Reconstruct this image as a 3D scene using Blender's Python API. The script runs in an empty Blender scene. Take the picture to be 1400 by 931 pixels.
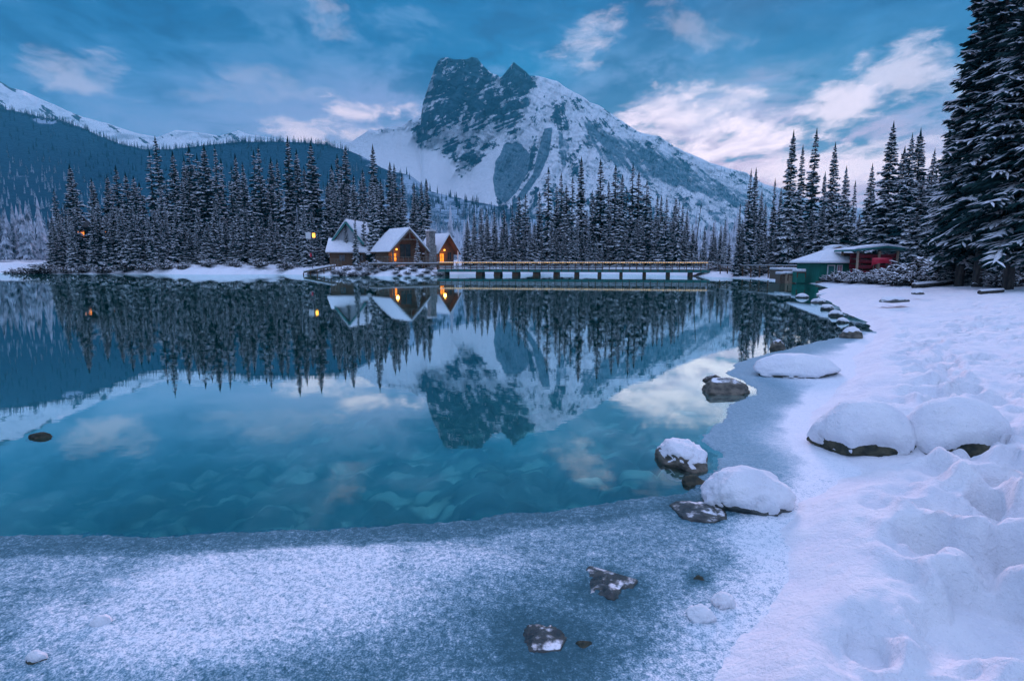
import bpy, math, random
import numpy as np
from mathutils import Vector, Matrix
R = math.radians
SC = bpy.context.scene
COL = SC.collection
# ------------------------------------------------------------------ camera
CAM_H = 2.2
F = 800.0                       # focal length in pixels of the 1400 x 931 frame
PITCH = math.atan(108.0 / F)
cam_data = bpy.data.cameras.new('camera')
cam_data.sensor_width = 36.0
cam_data.lens = 36.0 * F / 1400.0
cam_data.clip_start = 0.05
cam_data.clip_end = 40000.0
cam = bpy.data.objects.new('camera', cam_data)
COL.objects.link(cam)
cam.location = (0, 0, CAM_H)
cam.rotation_euler = (R(90) - PITCH, 0, 0)
SC.camera = cam
SC.view_settings.view_transform = 'Standard'
SC.view_settings.look = 'None'
SC.view_settings.exposure = 0.24
SC.view_settings.gamma = 1.0
SC.view_settings.use_curve_mapping = False
SC.render.engine = 'CYCLES'
SC.cycles.use_denoising = True
SC.cycles.max_bounces = 6
SC.cycles.diffuse_bounces = 2
SC.cycles.glossy_bounces = 3
SC.cycles.transmission_bounces = 4
SC.cycles.transparent_max_bounces = 8
SC.cycles.volume_bounces = 0
SC.cycles.caustics_reflective = False
SC.cycles.caustics_refractive = False
SC.cycles.sample_clamp_indirect = 4.0


def ray(px, py):
    """world direction of a photo pixel, scaled so that its forward (y) part is 1"""
    u = (px - 700.0) / F
    v = (465.5 - py) / F
    y = math.cos(PITCH) + v * math.sin(PITCH)
    z = -math.sin(PITCH) + v * math.cos(PITCH)
    return u / y, 1.0, z / y


def at(px, py, Y):
    d = ray(px, py)
    return Vector((d[0] * Y, Y, CAM_H + d[2] * Y))


def on(px, py, z=0.0):
    d = ray(px, py)
    t = (z - CAM_H) / d[2]
    return Vector((d[0] * t, t, z))


# ------------------------------------------------------------------ sky and sun
SUN_AZ, SUN_EL = R(16.0), R(13.5)
world = bpy.data.worlds.new('World')
SC.world = world
world.use_nodes = True
NT = world.node_tree
NT.nodes.clear()


class NB:
    """little node builder"""
    def __init__(self, nt):
        self.nt = nt

    def n(self, kind, **kw):
        nd = self.nt.nodes.new(kind)
        ins = kw.pop('ins', {})
        for k, v in kw.items():
            setattr(nd, k, v)
        for k, v in ins.items():
            self.put(nd.inputs[k], v)
        return nd

    def put(self, sock, v):
        if isinstance(v, bpy.types.NodeSocket):
            self.nt.links.new(v, sock)
        elif v is not None:
            if sock.type == 'RGBA' and len(v) == 3:
                v = tuple(v) + (1.0,)
            sock.default_value = v

    def math(self, op, a, b=None, c=None, clamp=False):
        nd = self.n('ShaderNodeMath', operation=op, use_clamp=clamp)
        for i, v in enumerate((a, b, c)):
            if v is not None:
                self.put(nd.inputs[i], v)
        return nd.outputs[0]

    def vmath(self, op, a, b=None):
        nd = self.n('ShaderNodeVectorMath', operation=op)
        self.put(nd.inputs[0], a)
        if b is not None:
            self.put(nd.inputs[1], b)
        return nd.outputs['Value'] if op in ('LENGTH', 'DOT_PRODUCT', 'DISTANCE') else nd.outputs[0]

    def rng(self, v, a, b, c=0.0, d=1.0, smooth=True):
        nd = self.n('ShaderNodeMapRange', interpolation_type='SMOOTHSTEP' if smooth else 'LINEAR')
        nd.clamp = True
        for i, x in enumerate((v, a, b, c, d)):
            self.put(nd.inputs[i], x)
        return nd.outputs[0]

    def noise(self, vec, scale, detail=4.0, rough=0.55, dist=0.0, out=0):
        nd = self.n('ShaderNodeTexNoise', ins={'Scale': scale, 'Detail': detail, 'Roughness': rough, 'Distortion': dist})
        if vec is not None:
            self.put(nd.inputs['Vector'], vec)
        return nd.outputs[out]

    def mix(self, fac, a, b, mode='MIX'):
        nd = self.n('ShaderNodeMix', data_type='RGBA', blend_type=mode)
        self.put(nd.inputs[0], fac)
        self.put(nd.inputs[6], a)
        self.put(nd.inputs[7], b)
        return nd.outputs[2]

    def ramp(self, v, stops, interp='EASE'):
        nd = self.n('ShaderNodeValToRGB')
        cr = nd.color_ramp
        cr.interpolation = interp
        while len(cr.elements) < len(stops):
            cr.elements.new(0.5)
        for e, (p, c) in zip(cr.elements, stops):
            e.position = p
            e.color = tuple(c) + (1.0,)
        self.put(nd.inputs[0], v)
        return nd.outputs[0]


def unit(px, py):
    return Vector(ray(px, py)).normalized()


w = NB(NT)
tc = w.n('ShaderNodeTexCoord').outputs['Generated']
sep = w.n('ShaderNodeSeparateXYZ', ins={0: tc})
sx, sy, sz = sep.outputs
stretched = w.vmath('MULTIPLY', tc, (1.0, 1.0, 2.2))
warp = w.vmath('SUBTRACT', w.noise(stretched, 3.0, 4, 0.55, out=1), (0.5, 0.5, 0.5))
wdir = w.vmath('ADD', tc, w.vmath('MULTIPLY', warp, (0.16, 0.16, 0.06)))
# a cloud sheet seen in perspective: the pattern crowds towards the horizon
inv = w.math('DIVIDE', 1.0, w.math('ADD', w.math('ABSOLUTE', sz), 0.16))
sheet = w.n('ShaderNodeCombineXYZ', ins={0: w.math('MULTIPLY', sx, inv), 1: w.math('MULTIPLY', sy, inv), 2: 0.0}).outputs[0]
sheet = w.vmath('ADD', sheet, w.vmath('MULTIPLY', warp, (0.5, 0.5, 0.0)))
mot = w.noise(w.vmath('MULTIPLY', sheet, (1.0, 0.75, 1.0)), 1.9, 6, 0.58)
rag = w.noise(w.vmath('ADD', w.vmath('MULTIPLY', stretched, (1.0, 1.0, 1.35)), w.vmath('MULTIPLY', warp, (0.25, 0.25, 0.25))), 8.0, 6, 0.6)
# clear air between the clouds
nishita = w.n('ShaderNodeTexSky', sky_type='NISHITA', sun_disc=False)
nishita.sun_elevation = SUN_EL
nishita.sun_rotation = SUN_AZ
nishita.altitude = 1300.0
bg_sky = w.n('ShaderNodeBackground', ins={'Color': nishita.outputs[0], 'Strength': 0.05})
# overcast: dusky cloud deck, brightened above the frame to light the snow
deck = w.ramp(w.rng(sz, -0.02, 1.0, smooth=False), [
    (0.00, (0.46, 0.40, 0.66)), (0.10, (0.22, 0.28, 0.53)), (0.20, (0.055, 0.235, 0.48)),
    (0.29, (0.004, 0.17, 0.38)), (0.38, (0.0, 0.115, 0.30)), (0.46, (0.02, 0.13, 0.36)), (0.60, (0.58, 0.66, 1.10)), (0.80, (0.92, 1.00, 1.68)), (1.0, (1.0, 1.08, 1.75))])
sun_dir = Vector((math.sin(SUN_AZ) * math.cos(SUN_EL), math.cos(SUN_AZ) * math.cos(SUN_EL), math.sin(SUN_EL)))
# warm glow round the hidden sun
gl = w.vmath('LENGTH', w.vmath('MULTIPLY', w.vmath('SUBTRACT', wdir, tuple(unit(1050, 215))), (1.0, 1.0, 1.9)))
deck = w.mix(w.rng(gl, 0.46, 0.08, 0.0, 0.95), deck, (0.74, 0.52, 0.68))
gl2 = w.vmath('LENGTH', w.vmath('MULTIPLY', w.vmath('SUBTRACT', wdir, tuple(unit(480, 180))), (1.0, 1.0, 2.4)))
deck = w.mix(w.rng(gl2, 0.32, 0.03, 0.0, 0.60), deck, (0.56, 0.52, 0.82))
# mottling of the deck: heavy torn cloud, lilac thin parts and slate-blue bellies
mot2 = w.noise(w.vmath('MULTIPLY', sheet, (1.0, 0.7, 1.0)), 4.6, 7, 0.62)
torn = w.math('ADD', w.math('MULTIPLY', mot, 0.55), w.math('MULTIPLY', mot2, 0.45))
deck = w.mix(w.rng(torn, 0.49, 0.59, 0.0, 0.85), deck, w.mix(0.50, w.mix(1.0, deck, (1.35, 1.25, 1.2), 'MULTIPLY'), (0.27, 0.40, 0.68)))
deck = w.mix(w.rng(torn, 0.505, 0.41, 0.0, 1.0), deck, w.mix(1.0, deck, (0.22, 0.50, 0.60), 'MULTIPLY'))
# the eastern sky behind the camera, unseen: blue brightness added to light camera-facing sides
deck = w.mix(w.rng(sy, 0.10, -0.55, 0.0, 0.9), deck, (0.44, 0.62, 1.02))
# pale veil low in the west
vl = w.vmath('LENGTH', w.vmath('MULTIPLY', w.vmath('SUBTRACT', wdir, tuple(unit(360, 160))), (2.0, 2.0, 9.0)))
vl = w.math('ADD', vl, w.math('MULTIPLY', w.math('SUBTRACT', torn, 0.5), -3.0))
deck = w.mix(w.rng(vl, 1.15, 0.15, 0.0, 0.80), deck, (0.25, 0.34, 0.62))
# heavy dark cloud in the upper corners
for px, py, rx, rz, s in ((1210, 30, .42, .16, .9), (70, 20, .40, .12, .7), (1010, 36, .28, .10, 1.0), (300, 40, .35, .08, .4), (740, 30, .30, .07, .3)):
    d = w.vmath('LENGTH', w.vmath('MULTIPLY', w.vmath('SUBTRACT', wdir, tuple(unit(px, py))), (1 / rx, 1 / rx, 1 / rz)))
    d = w.math('ADD', d, w.math('MULTIPLY', w.math('SUBTRACT', rag, 0.5), -1.6))
    deck = w.mix(w.rng(d, 1.2, 0.2, 0.0, s), deck, w.mix(1.0, deck, (0.14, 0.56, 0.70), 'MULTIPLY'))
# bright gaps
acc = None
for px, py, rx, rz, s in ((1000, 190, .100, .036, 1.0), (905, 165, .080, .034, 0.85), (1000, 122, .065, .024, .8),
                          (1130, 145, .085, .022, .8), (1255, 103, .062, .028, .6), (803, 62, .045, .036, .45),
                          (950, 42, .085, .025, .22), (1180, 235, .17, .040, .75), (1075, 232, .10, .030, .75), (490, 163, .062, .020, .7), (450, 182, .10, .022, .55),
                          (80, 92, .050, .020, .28), (350, 130, .085, .022, .16), (445, 8, .03, .025, .2)):
    d = w.vmath('LENGTH', w.vmath('MULTIPLY', w.vmath('SUBTRACT', wdir, tuple(unit(px, py))), (1 / rx, 1 / rx, 1 / rz)))
    d = w.math('ADD', d, w.math('ADD', w.math('MULTIPLY', w.math('SUBTRACT', rag, 0.5), -4.6), w.math('MULTIPLY', w.math('SUBTRACT', mot2, 0.5), -4.0)))
    v = w.rng(d, 1.35, -0.1, 0.0, s)
    acc = v if acc is None else w.math('MAXIMUM', acc, v)
deck = w.mix(acc, deck, (1.35, 1.06, 1.12))
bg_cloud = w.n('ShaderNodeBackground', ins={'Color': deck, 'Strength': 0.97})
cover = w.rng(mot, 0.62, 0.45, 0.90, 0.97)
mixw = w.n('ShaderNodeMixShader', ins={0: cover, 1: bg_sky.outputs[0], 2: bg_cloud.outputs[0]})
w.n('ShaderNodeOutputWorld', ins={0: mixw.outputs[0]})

sun_data = bpy.data.lights.new('sun', 'SUN')
sun_data.energy = 3.8
sun_data.angle = R(12)
sun_data.color = (1.0, 0.66, 0.78)
sun = bpy.data.objects.new('sun', sun_data)
COL.objects.link(sun)
sun.rotation_euler = sun_dir.to_track_quat('Z', 'Y').to_euler()
sun.location = (40, 60, 60)
sun.visible_glossy = False      # the disc stays behind the clouds

# ------------------------------------------------------------------ numpy noise
def _h(ix, iy, iz, seed):
    n = (ix.astype(np.int64) * 73856093) ^ (iy.astype(np.int64) * 19349663) ^ (iz.astype(np.int64) * 83492791) ^ (seed * 2654435761 & 0x7fffffff)
    n = (n ^ (n >> 13)) & 0x7fffffff
    n = (n * (n * n % 1000003 * 15731 + 789221) + 1376312589) & 0x7fffffff
    return (n % 1000003) / 1000003.0


def vnoise(x, y, z=None, seed=0):
    x = np.asarray(x, float); y = np.asarray(y, float)
    z = np.zeros_like(x) if z is None else np.asarray(z, float)
    ix, iy, iz = np.floor(x), np.floor(y), np.floor(z)
    fx, fy, fz = x - ix, y - iy, z - iz
    fx, fy, fz = (f * f * (3 - 2 * f) for f in (fx, fy, fz))
    r = 0
    for a in (0, 1):
        for b in (0, 1):
            for c in (0, 1):
                wt = (fx if a else 1 - fx) * (fy if b else 1 - fy) * (fz if c else 1 - fz)
                r = r + wt * _h(ix + a, iy + b, iz + c, seed)
    return r


def fbm(x, y, z=None, oct=5, seed=0, gain=0.5, ridged=False):
    s, a, t, f = 0, 1.0, 0, 1.0
    for o in range(oct):
        v = vnoise(np.asarray(x) * f, np.asarray(y) * f, None if z is None else np.asarray(z) * f, seed + o * 17)
        if ridged:
            v = 1 - np.abs(2 * v - 1)
        s = s + a * v; t += a; a *= gain; f *= 2.03
    return s / t


def worley(x, y, seed=0):
    ix, iy = np.floor(x), np.floor(y)
    best = np.full(np.shape(x), 9.0); idv = np.zeros(np.shape(x))
    z = np.zeros_like(ix)
    for a in (-1, 0, 1):
        for b in (-1, 0, 1):
            cx = ix + a + 0.15 + 0.7 * _h(ix + a, iy + b, z, seed)
            cy = iy + b + 0.15 + 0.7 * _h(ix + a, iy + b, z + 1, seed)
            d = np.hypot(x - cx, y - cy)
            m = d < best
            best = np.where(m, d, best)
            idv = np.where(m, _h(ix + a, iy + b, z + 2, seed), idv)
    return best, idv


def sstep(a, b, x):
    t = np.clip((np.asarray(x, float) - a) / (b - a), 0, 1)
    return t * t * (3 - 2 * t)


def polysd(poly, x, y):
    """signed distance, positive inside"""
    P = np.asarray(poly, float)
    x = np.asarray(x, float); y = np.asarray(y, float)
    best = np.full(x.shape, 1e18); inside = np.zeros(x.shape, bool)
    for i in range(len(P)):
        ax, ay = P[i]; bx, by = P[(i + 1) % len(P)]
        dx, dy = bx - ax, by - ay
        t = np.clip(((x - ax) * dx + (y - ay) * dy) / (dx * dx + dy * dy + 1e-12), 0, 1)
        best = np.minimum(best, (x - ax - t * dx) ** 2 + (y - ay - t * dy) ** 2)
        if ay != by:
            inside ^= ((ay > y) != (by > y)) & (x < (bx - ax) * (y - ay) / (by - ay) + ax)
    d = np.sqrt(best)
    return np.where(inside, d, -d)


# ------------------------------------------------------------------ objects, labels
def link(name, data, parent=None):
    o = bpy.data.objects.new(name, data)
    COL.objects.link(o)
    if parent is not None:
        o.parent = parent
    return o


def tag(o, label=None, cat=None, group=None, kind=None):
    if label: o['label'] = label
    if cat: o['category'] = cat
    if group: o['group'] = group
    if kind: o['kind'] = kind
    return o


def thing(name, label, cat, loc=(0, 0, 0), rz=0.0, group=None):
    o = link(name, None)
    o.empty_display_size = 0.3
    o.location = loc
    o.rotation_euler = (0, 0, rz)
    return tag(o, label, cat, group)


def np_mesh(name, V, faces, mats, fmat=None, smooth=True, attrs=None):
    """faces: (n,4) or (n,3) int array, or a list of tuples"""
    me = bpy.data.meshes.new(name)
    V = np.asarray(V, np.float32)
    if isinstance(faces, np.ndarray):
        n, k = faces.shape
        me.vertices.add(len(V)); me.vertices.foreach_set('co', V.ravel())
        me.loops.add(n * k); me.loops.foreach_set('vertex_index', faces.astype(np.int32).ravel())
        me.polygons.add(n); me.polygons.foreach_set('loop_start', np.arange(0, n * k, k, dtype=np.int32))
    else:
        me.from_pydata([tuple(map(float, v)) for v in V], [], faces)
    for m in (mats if isinstance(mats, (list, tuple)) else [mats]):
        me.materials.append(m)
    if fmat is not None:
        me.polygons.foreach_set('material_index', np.asarray(fmat, np.int32))
    me.polygons.foreach_set('use_smooth', np.full(len(me.polygons), smooth))
    for k, a in (attrs or {}).items():
        at_ = me.attributes.new(k, 'FLOAT', 'POINT')
        at_.data.foreach_set('value', np.asarray(a, np.float32))
    me.update(); me.validate()
    return me


class MB:
    """collects boxes, bars and tubes into ONE mesh"""
    def __init__(self):
        self.v, self.f, self.m = [], [], []

    def add(self, vs, fs, mi=0):
        b = len(self.v)
        self.v += [tuple(v) for v in vs]
        self.f += [tuple(i + b for i in f) for f in fs]
        self.m += [mi] * len(fs)
        return self

    def box(self, x0, x1, y0, y1, z0, z1, mi=0):
        vs = [(x, y, z) for z in (z0, z1) for y in (y0, y1) for x in (x0, x1)]
        return self.add(vs, [(0, 2, 3, 1), (4, 5, 7, 6), (0, 1, 5, 4), (2, 6, 7, 3), (0, 4, 6, 2), (1, 3, 7, 5)], mi)

    def prism(self, pts, a, mi=0):
        """closed planar polygon pts extruded by vector a"""
        n = len(pts)
        a = Vector(a)
        vs = [Vector(p) for p in pts] + [Vector(p) + a for p in pts]
        fs = [tuple(range(n - 1, -1, -1)), tuple(range(n, 2 * n))]
        fs += [(i, (i + 1) % n, n + (i + 1) % n, n + i) for i in range(n)]
        return self.add(vs, fs, mi)

    def tube(self, p, q, r0, r1=None, n=8, mi=0):
        r1 = r0 if r1 is None else r1
        p, q = Vector(p), Vector(q)
        d = (q - p).normalized()
        s = d.cross(Vector((0, 0, 1)) if abs(d.z) < 0.9 else Vector((1, 0, 0))).normalized()
        t = d.cross(s)
        vs = []
        for c, r in ((p, r0), (q, r1)):
            vs += [c + (s * math.cos(2 * math.pi * i / n) + t * math.sin(2 * math.pi * i / n)) * r for i in range(n)]
        fs = [(i, (i + 1) % n, n + (i + 1) % n, n + i) for i in range(n)] + [tuple(range(n - 1, -1, -1)), tuple(range(n, 2 * n))]
        return self.add(vs, fs, mi)

    def bar(self, p, q, w_, h_, mi=0):
        """rectangular bar from p to q, width w_ sideways, height h_"""
        p, q = Vector(p), Vector(q)
        d = (q - p).normalized()
        s = d.cross(Vector((0, 0, 1)))
        s = s.normalized() * w_ / 2 if s.length > 1e-4 else Vector((w_ / 2, 0, 0))
        u = s.normalized().cross(d).normalized() * h_ / 2
        vs = [c + a * s + b * u for c in (p, q) for a, b in ((-1, -1), (1, -1), (1, 1), (-1, 1))]
        return self.add(vs, [(3, 2, 1, 0), (4, 5, 6, 7), (0, 1, 5, 4), (1, 2, 6, 5), (2, 3, 7, 6), (3, 0, 4, 7)], mi)

    def build(self, name, mats, parent=None, smooth=False, bevel=0.0):
        me = np_mesh(name, self.v, self.f, mats, self.m, smooth)
        o = link(name, me, parent)
        if bevel:
            b = o.modifiers.new('bevel', 'BEVEL'); b.width = bevel; b.segments = 2
        return o


# ------------------------------------------------------------------ materials
def material(name):
    m = bpy.data.materials.new(name)
    m.use_nodes = True
    m.node_tree.nodes.clear()
    b = NB(m.node_tree)
    out = b.n('ShaderNodeOutputMaterial')
    return m, b, out


def principled(b, out, color, rough=0.7, bump=None, strength=0.3, dist=0.05, spec=0.3, **extra):
    p = b.n('ShaderNodeBsdfPrincipled')
    b.put(p.inputs['Base Color'], color)
    b.put(p.inputs['Roughness'], rough)
    b.put(p.inputs['Specular IOR Level'], spec)
    for k, v in extra.items():
        b.put(p.inputs[k], v)
    if bump is not None:
        bm = b.n('ShaderNodeBump', ins={'Strength': strength, 'Distance': dist, 'Height': bump})
        b.nt.links.new(bm.outputs[0], p.inputs['Normal'])
    b.nt.links.new(p.outputs[0], out.inputs[0])
    return p


def simple(name, c0, c1, scale=3.0, rough=0.7, bump=0.3, dist=0.02, stretch=(1, 1, 1), snow=0.0, spec=0.3):
    """two-tone noise material; snow > 0 lays snow on upward faces"""
    m, b, out = material(name)
    co = b.n('ShaderNodeTexCoord').outputs['Object']
    co = b.vmath('MULTIPLY', co, stretch)
    nz = b.noise(co, scale, 6, 0.6)
    col = b.mix(b.rng(nz, 0.35, 0.65), c0, c1)
    if snow:
        up = b.n('ShaderNodeSeparateXYZ', ins={0: b.n('ShaderNodeNewGeometry').outputs['Normal']}).outputs[2]
        k = b.rng(b.math('ADD', up, b.math('MULTIPLY', b.noise(co, scale * 0.7, 7, 0.65), 0.8)), 1.5 - snow, 1.62 - snow)
        col = b.mix(k, col, (0.80, 0.82, 0.86))
    principled(b, out, col, rough, nz, bump, dist, spec)
    return m


def make_snow():
    m, b, out = material('snow')
    co = b.n('ShaderNodeNewGeometry').outputs['Position']
    n1 = b.noise(co, 2.2, 5, 0.6)
    n2 = b.noise(co, 30.0, 5, 0.7)
    n3 = b.noise(co, 7.0, 5, 0.65)
    col = b.mix(b.rng(n1, 0.3, 0.7), (0.78, 0.80, 0.86), (0.86, 0.87, 0.90))
    h = b.math('ADD', b.math('ADD', b.math('MULTIPLY', n1, 1.0), b.math('MULTIPLY', n3, 0.5)), b.math('MULTIPLY', n2, 0.26))
    principled(b, out, col, 0.7, h, 0.8, 0.11, 0.25)
    return m


M_snow = make_snow()
M_rock = simple('wet_grey_rock', (0.014, 0.026, 0.028), (0.085, 0.095, 0.085), 7.0, 0.4, 0.9, 0.03, snow=0.22, spec=0.5)
M_rock_wet = simple('dark_wet_rock', (0.008, 0.018, 0.020), (0.055, 0.062, 0.052), 8.0, 0.3, 0.9, 0.03, snow=0.13, spec=0.5)
M_rock_bare = simple('bare_brown_rock', (0.05, 0.05, 0.042), (0.17, 0.15, 0.115), 5.5, 0.5, 0.7, 0.04, (1, 1, 2.2), snow=0.2)
M_rock_clean = simple('moss_dark_rock', (0.02, 0.028, 0.022), (0.075, 0.072, 0.045), 9.0, 0.7, 0.8, 0.03)
M_bark = simple('spruce_bark', (0.025, 0.024, 0.024), (0.075, 0.068, 0.06), 6.0, 0.9, 0.6, 0.03, (1, 1, 0.25))
M_wood = simple('dark_timber', (0.07, 0.04, 0.025), (0.17, 0.095, 0.055), 4.0, 0.7, 0.3, 0.01, (1, 1, 6))
M_cabin = simple('blackened_logs', (0.012, 0.012, 0.012), (0.03, 0.026, 0.022), 4.0, 0.8, 0.3, 0.01, (1, 1, 6))
M_plank = simple('weathered_planks', (0.10, 0.08, 0.065), (0.20, 0.165, 0.13), 5.0, 0.8, 0.3, 0.01, (6, 6, 1))
M_crate = simple('tan_boards', (0.36, 0.26, 0.19), (0.50, 0.37, 0.27), 4.0, 0.8, 0.3, 0.01, (1, 1, 6))
M_stone = simple('chimney_stone', (0.14, 0.135, 0.13), (0.34, 0.32, 0.30), 3.2, 0.85, 0.8, 0.05)
M_grey = simple('pale_grey_siding', (0.30, 0.33, 0.36), (0.40, 0.43, 0.46), 2.0, 0.7, 0.2, 0.01, (1, 1, 8))
M_green = simple('green_boards', (0.012, 0.15, 0.115), (0.025, 0.22, 0.17), 3.0, 0.6, 0.25, 0.01, (6, 6, 0.6))
M_teal = simple('teal_trim', (0.03, 0.16, 0.15), (0.05, 0.21, 0.20), 3.0, 0.5, 0.1, 0.01)
M_red = simple('red_hull', (0.42, 0.01, 0.03), (0.60, 0.025, 0.06), 3.0, 0.35, 0.1, 0.01, spec=0.5)
M_red_dark = simple('dark_red_hull', (0.16, 0.01, 0.02), (0.30, 0.018, 0.035), 3.0, 0.45, 0.1, 0.01, spec=0.4)  # darker red, for the racked canoes
M_white = simple('white_paint', (0.72, 0.73, 0.74), (0.80, 0.80, 0.80), 3.0, 0.5, 0.1, 0.01)
M_metal = simple('dark_steel', (0.03, 0.035, 0.04), (0.06, 0.065, 0.07), 6.0, 0.45, 0.1, 0.005)
M_pane = simple('dark_pane', (0.015, 0.03, 0.035), (0.03, 0.05, 0.06), 2.0, 0.08, 0.05, 0.002, spec=0.6)
M_pink = simple('pink_pane', (0.50, 0.22, 0.26), (0.62, 0.30, 0.34), 3.0, 0.5, 0.1, 0.01)  # pink tone of one boathouse window pane


def emitter(name, col, s):
    m, b, out = material(name)
    n = b.noise(b.n('ShaderNodeTexCoord').outputs['Object'], 3.0, 2)
    e = b.n('ShaderNodeEmission', ins={0: col, 1: b.rng(n, 0.3, 0.7, s * 0.55, s * 1.2)})
    b.nt.links.new(e.outputs[0], out.inputs[0])
    return m


M_glow = emitter('lit_window_glow', (1.0, 0.24, 0.025), 1.9)
M_lampglow = emitter('lamp_glow', (1.0, 0.42, 0.06), 3.0)
M_rope = emitter('rope_light_glow', (1.0, 0.62, 0.26), 0.9)


def needle_material(name, dark, light):
    m, b, out = material(name)
    co = b.n('ShaderNodeNewGeometry').outputs['Position']
    n = b.noise(co, 1.3, 4, 0.6)
    col = b.mix(b.rng(n, 0.3, 0.7), dark, light)
    principled(b, out, col, 0.8, None, spec=0.15)
    return m


M_needle = needle_material('spruce_needles', (0.002, 0.024, 0.030), (0.008, 0.052, 0.056))
M_needle_near = needle_material('dark_spruce_needles', (0.003, 0.022, 0.026), (0.014, 0.050, 0.046))
M_bough_snow = needle_material('bough_snow', (0.76, 0.79, 0.84), (0.88, 0.89, 0.91))
# ------------------------------------------------------------------ ground, lake bed, shore
SHORE_PX = [(925, 960), (940, 931), (955, 872), (1010, 832), (1066, 792), (1040, 725), (1078, 684), (1128, 662), (1140, 640),
            (1108, 612), (1104, 575), (1150, 522), (1178, 472), (1192, 456), (1178, 436), (1150, 417), (1110, 404), (1120, 398),
            (1150, 394), (1105, 388), (1060, 383), (1000, 380), (965, 378.5), (900, 375.5), (780, 374.6), (640, 374.6), (612, 375.6),
            (592, 377.0), (555, 377.4), (520, 377.4), (455, 376.4), (380, 375.2), (300, 375.8), (200, 374.6), (80, 374.4), (30, 373.0), (-60, 372.6)]
LAKE = [(p.x, p.y) for p in (on(*q) for q in SHORE_PX)]
LAKE += [(-160, 95), (-170, 40), (-120, 0), (-40, -6), (-12, -3.5), (-3, -0.6), (-0.4, 0.7), (0.45, 1.5)]


def wiggle(x, y):
    return 0.30 * (fbm(x * 0.9, y * 0.9, seed=5, oct=4) - 0.5) + np.clip(y / 60.0, 0, 1) * 3.0 * (fbm(x * 0.12, y * 0.12, seed=9, oct=4) - 0.5)


def gz(x, y, detail=True):
    x = np.atleast_1d(np.asarray(x, float)); y = np.atleast_1d(np.asarray(y, float))
    l = -polysd(LAKE, x, y)
    l = l + wiggle(x, y)
    r = np.hypot(x, y)
    near = 0.15 * sstep(0, 0.6, l) + 1.05 * (1 - np.exp(-np.clip(l, 0, None) / 10.0))
    lodge = np.exp(-((x + 20) / 16.0) ** 4)
    farh = (0.30 + 0.1 * lodge) * sstep(0, 1.4, l) + (1.0 + 0.35 * lodge + 0.8 * sstep(-30, -60, x)) * (1 - np.exp(-np.clip(l, 0, None) / 6.0))
    wf = sstep(60, 82, y) * sstep(26, 14, x - 0.12 * y + 0)
    h = near * (1 - wf) + farh * wf
    h = h + 5.0 * sstep(30, 300, l) + 25 * sstep(200, 900, l)
    # the bank falls away towards the photographer at the bottom of the frame
    dip = sstep(4.3, 2.2, y + 0.25 * (x - 1.0) * 0.6 + 0.5 * (fbm(x * 1.1, y * 1.1, seed=31) - 0.5)) * sstep(0.1, 1.0, l)
    h = h + 0.30 * sstep(0.5, 2.5, l) * sstep(9, 4.5, r) - 0.42 * dip * sstep(9, 4, r) * sstep(0.3, 1.6, l)
    if detail:
        amp = sstep(0, 1.2, l)
        h = h + amp * (0.22 * (fbm(x * 0.75, y * 0.75, seed=3, oct=5) - 0.5) + 0.075 * (fbm(x * 4.2, y * 4.2, seed=4, oct=3) - 0.5))
        h = h + amp * wf * 0.75 * (fbm(x * 0.5, y * 0.5, seed=21, oct=4, ridged=True) - 0.6)
        q1, k1 = worley(x * 2.1 + 0.5 * vnoise(x * 2, y * 2, seed=6), y * 1.9, 21)
        q2, k2 = worley(x * 3.7 + 0.4 * vnoise(x * 3, y * 3, seed=7), y * 3.3, 22)
        tr = sstep(0.42, 0.62, fbm(x * 0.35, y * 0.35, seed=23, oct=3) + 0.12 * sstep(2, 5, l)) * sstep(0.5, 2.0, l) * sstep(45, 18, r)
        h = h - tr * (0.20 * sstep(0.38, 0.16, q1) * (k1 > 0.45) + 0.10 * sstep(0.36, 0.16, q2) * (k2 > 0.4))
        h = h + amp * sstep(14, 5, r) * 0.045 * (fbm(x * 8.5, y * 8.5, seed=25, oct=3, ridged=True) - 0.6)
        h = h + amp * sstep(40, 8, r) * 0.13 * (fbm(x * 1.7, y * 1.7, seed=8, oct=3, ridged=True) - 0.62)
    bed = -np.minimum(3.2, 0.05 + 0.16 * np.clip(-l, 0, None))
    if detail:
        w1, i1 = worley(x * 1.7 + 0.3 * vnoise(x * 3, y * 3, seed=2), y * 1.7, 3)
        w2, i2 = worley(x * 3.9, y * 3.9, 8)
        w3, i3 = worley(x * 0.8, y * 0.8 + 0.3 * vnoise(x * 2, y * 2, seed=5), 12)
        bed = bed + sstep(0.1, 0.7, -l) * sstep(40, 20, r) * (0.24 * np.sqrt(np.clip(0.42 - w1, 0, 1)) * (0.4 + i1) + 0.10 * np.sqrt(np.clip(0.4 - w2, 0, 1)) * i2
                                                             + 0.30 * np.sqrt(np.clip(0.45 - w3, 0, 1)) * (i3 > 0.5))
    for bpx, bpy in ((1160, 634), (1195, 634), (1285, 640), (1320, 640)):
        q_ = on(bpx, bpy)
        h = h - 0.20 * np.exp(-(((x - q_.x) / .38) ** 2 + ((y - q_.y) / .35) ** 2))
    bed = np.minimum(bed, -0.045)
    h = np.maximum(h, 0.05 * sstep(0.15, 0.5, l))
    s = sstep(-0.15, 0.0, l)
    return bed * (1 - s) + h * s


def gz1(x, y):
    return float(gz(x, y)[0])


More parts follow.
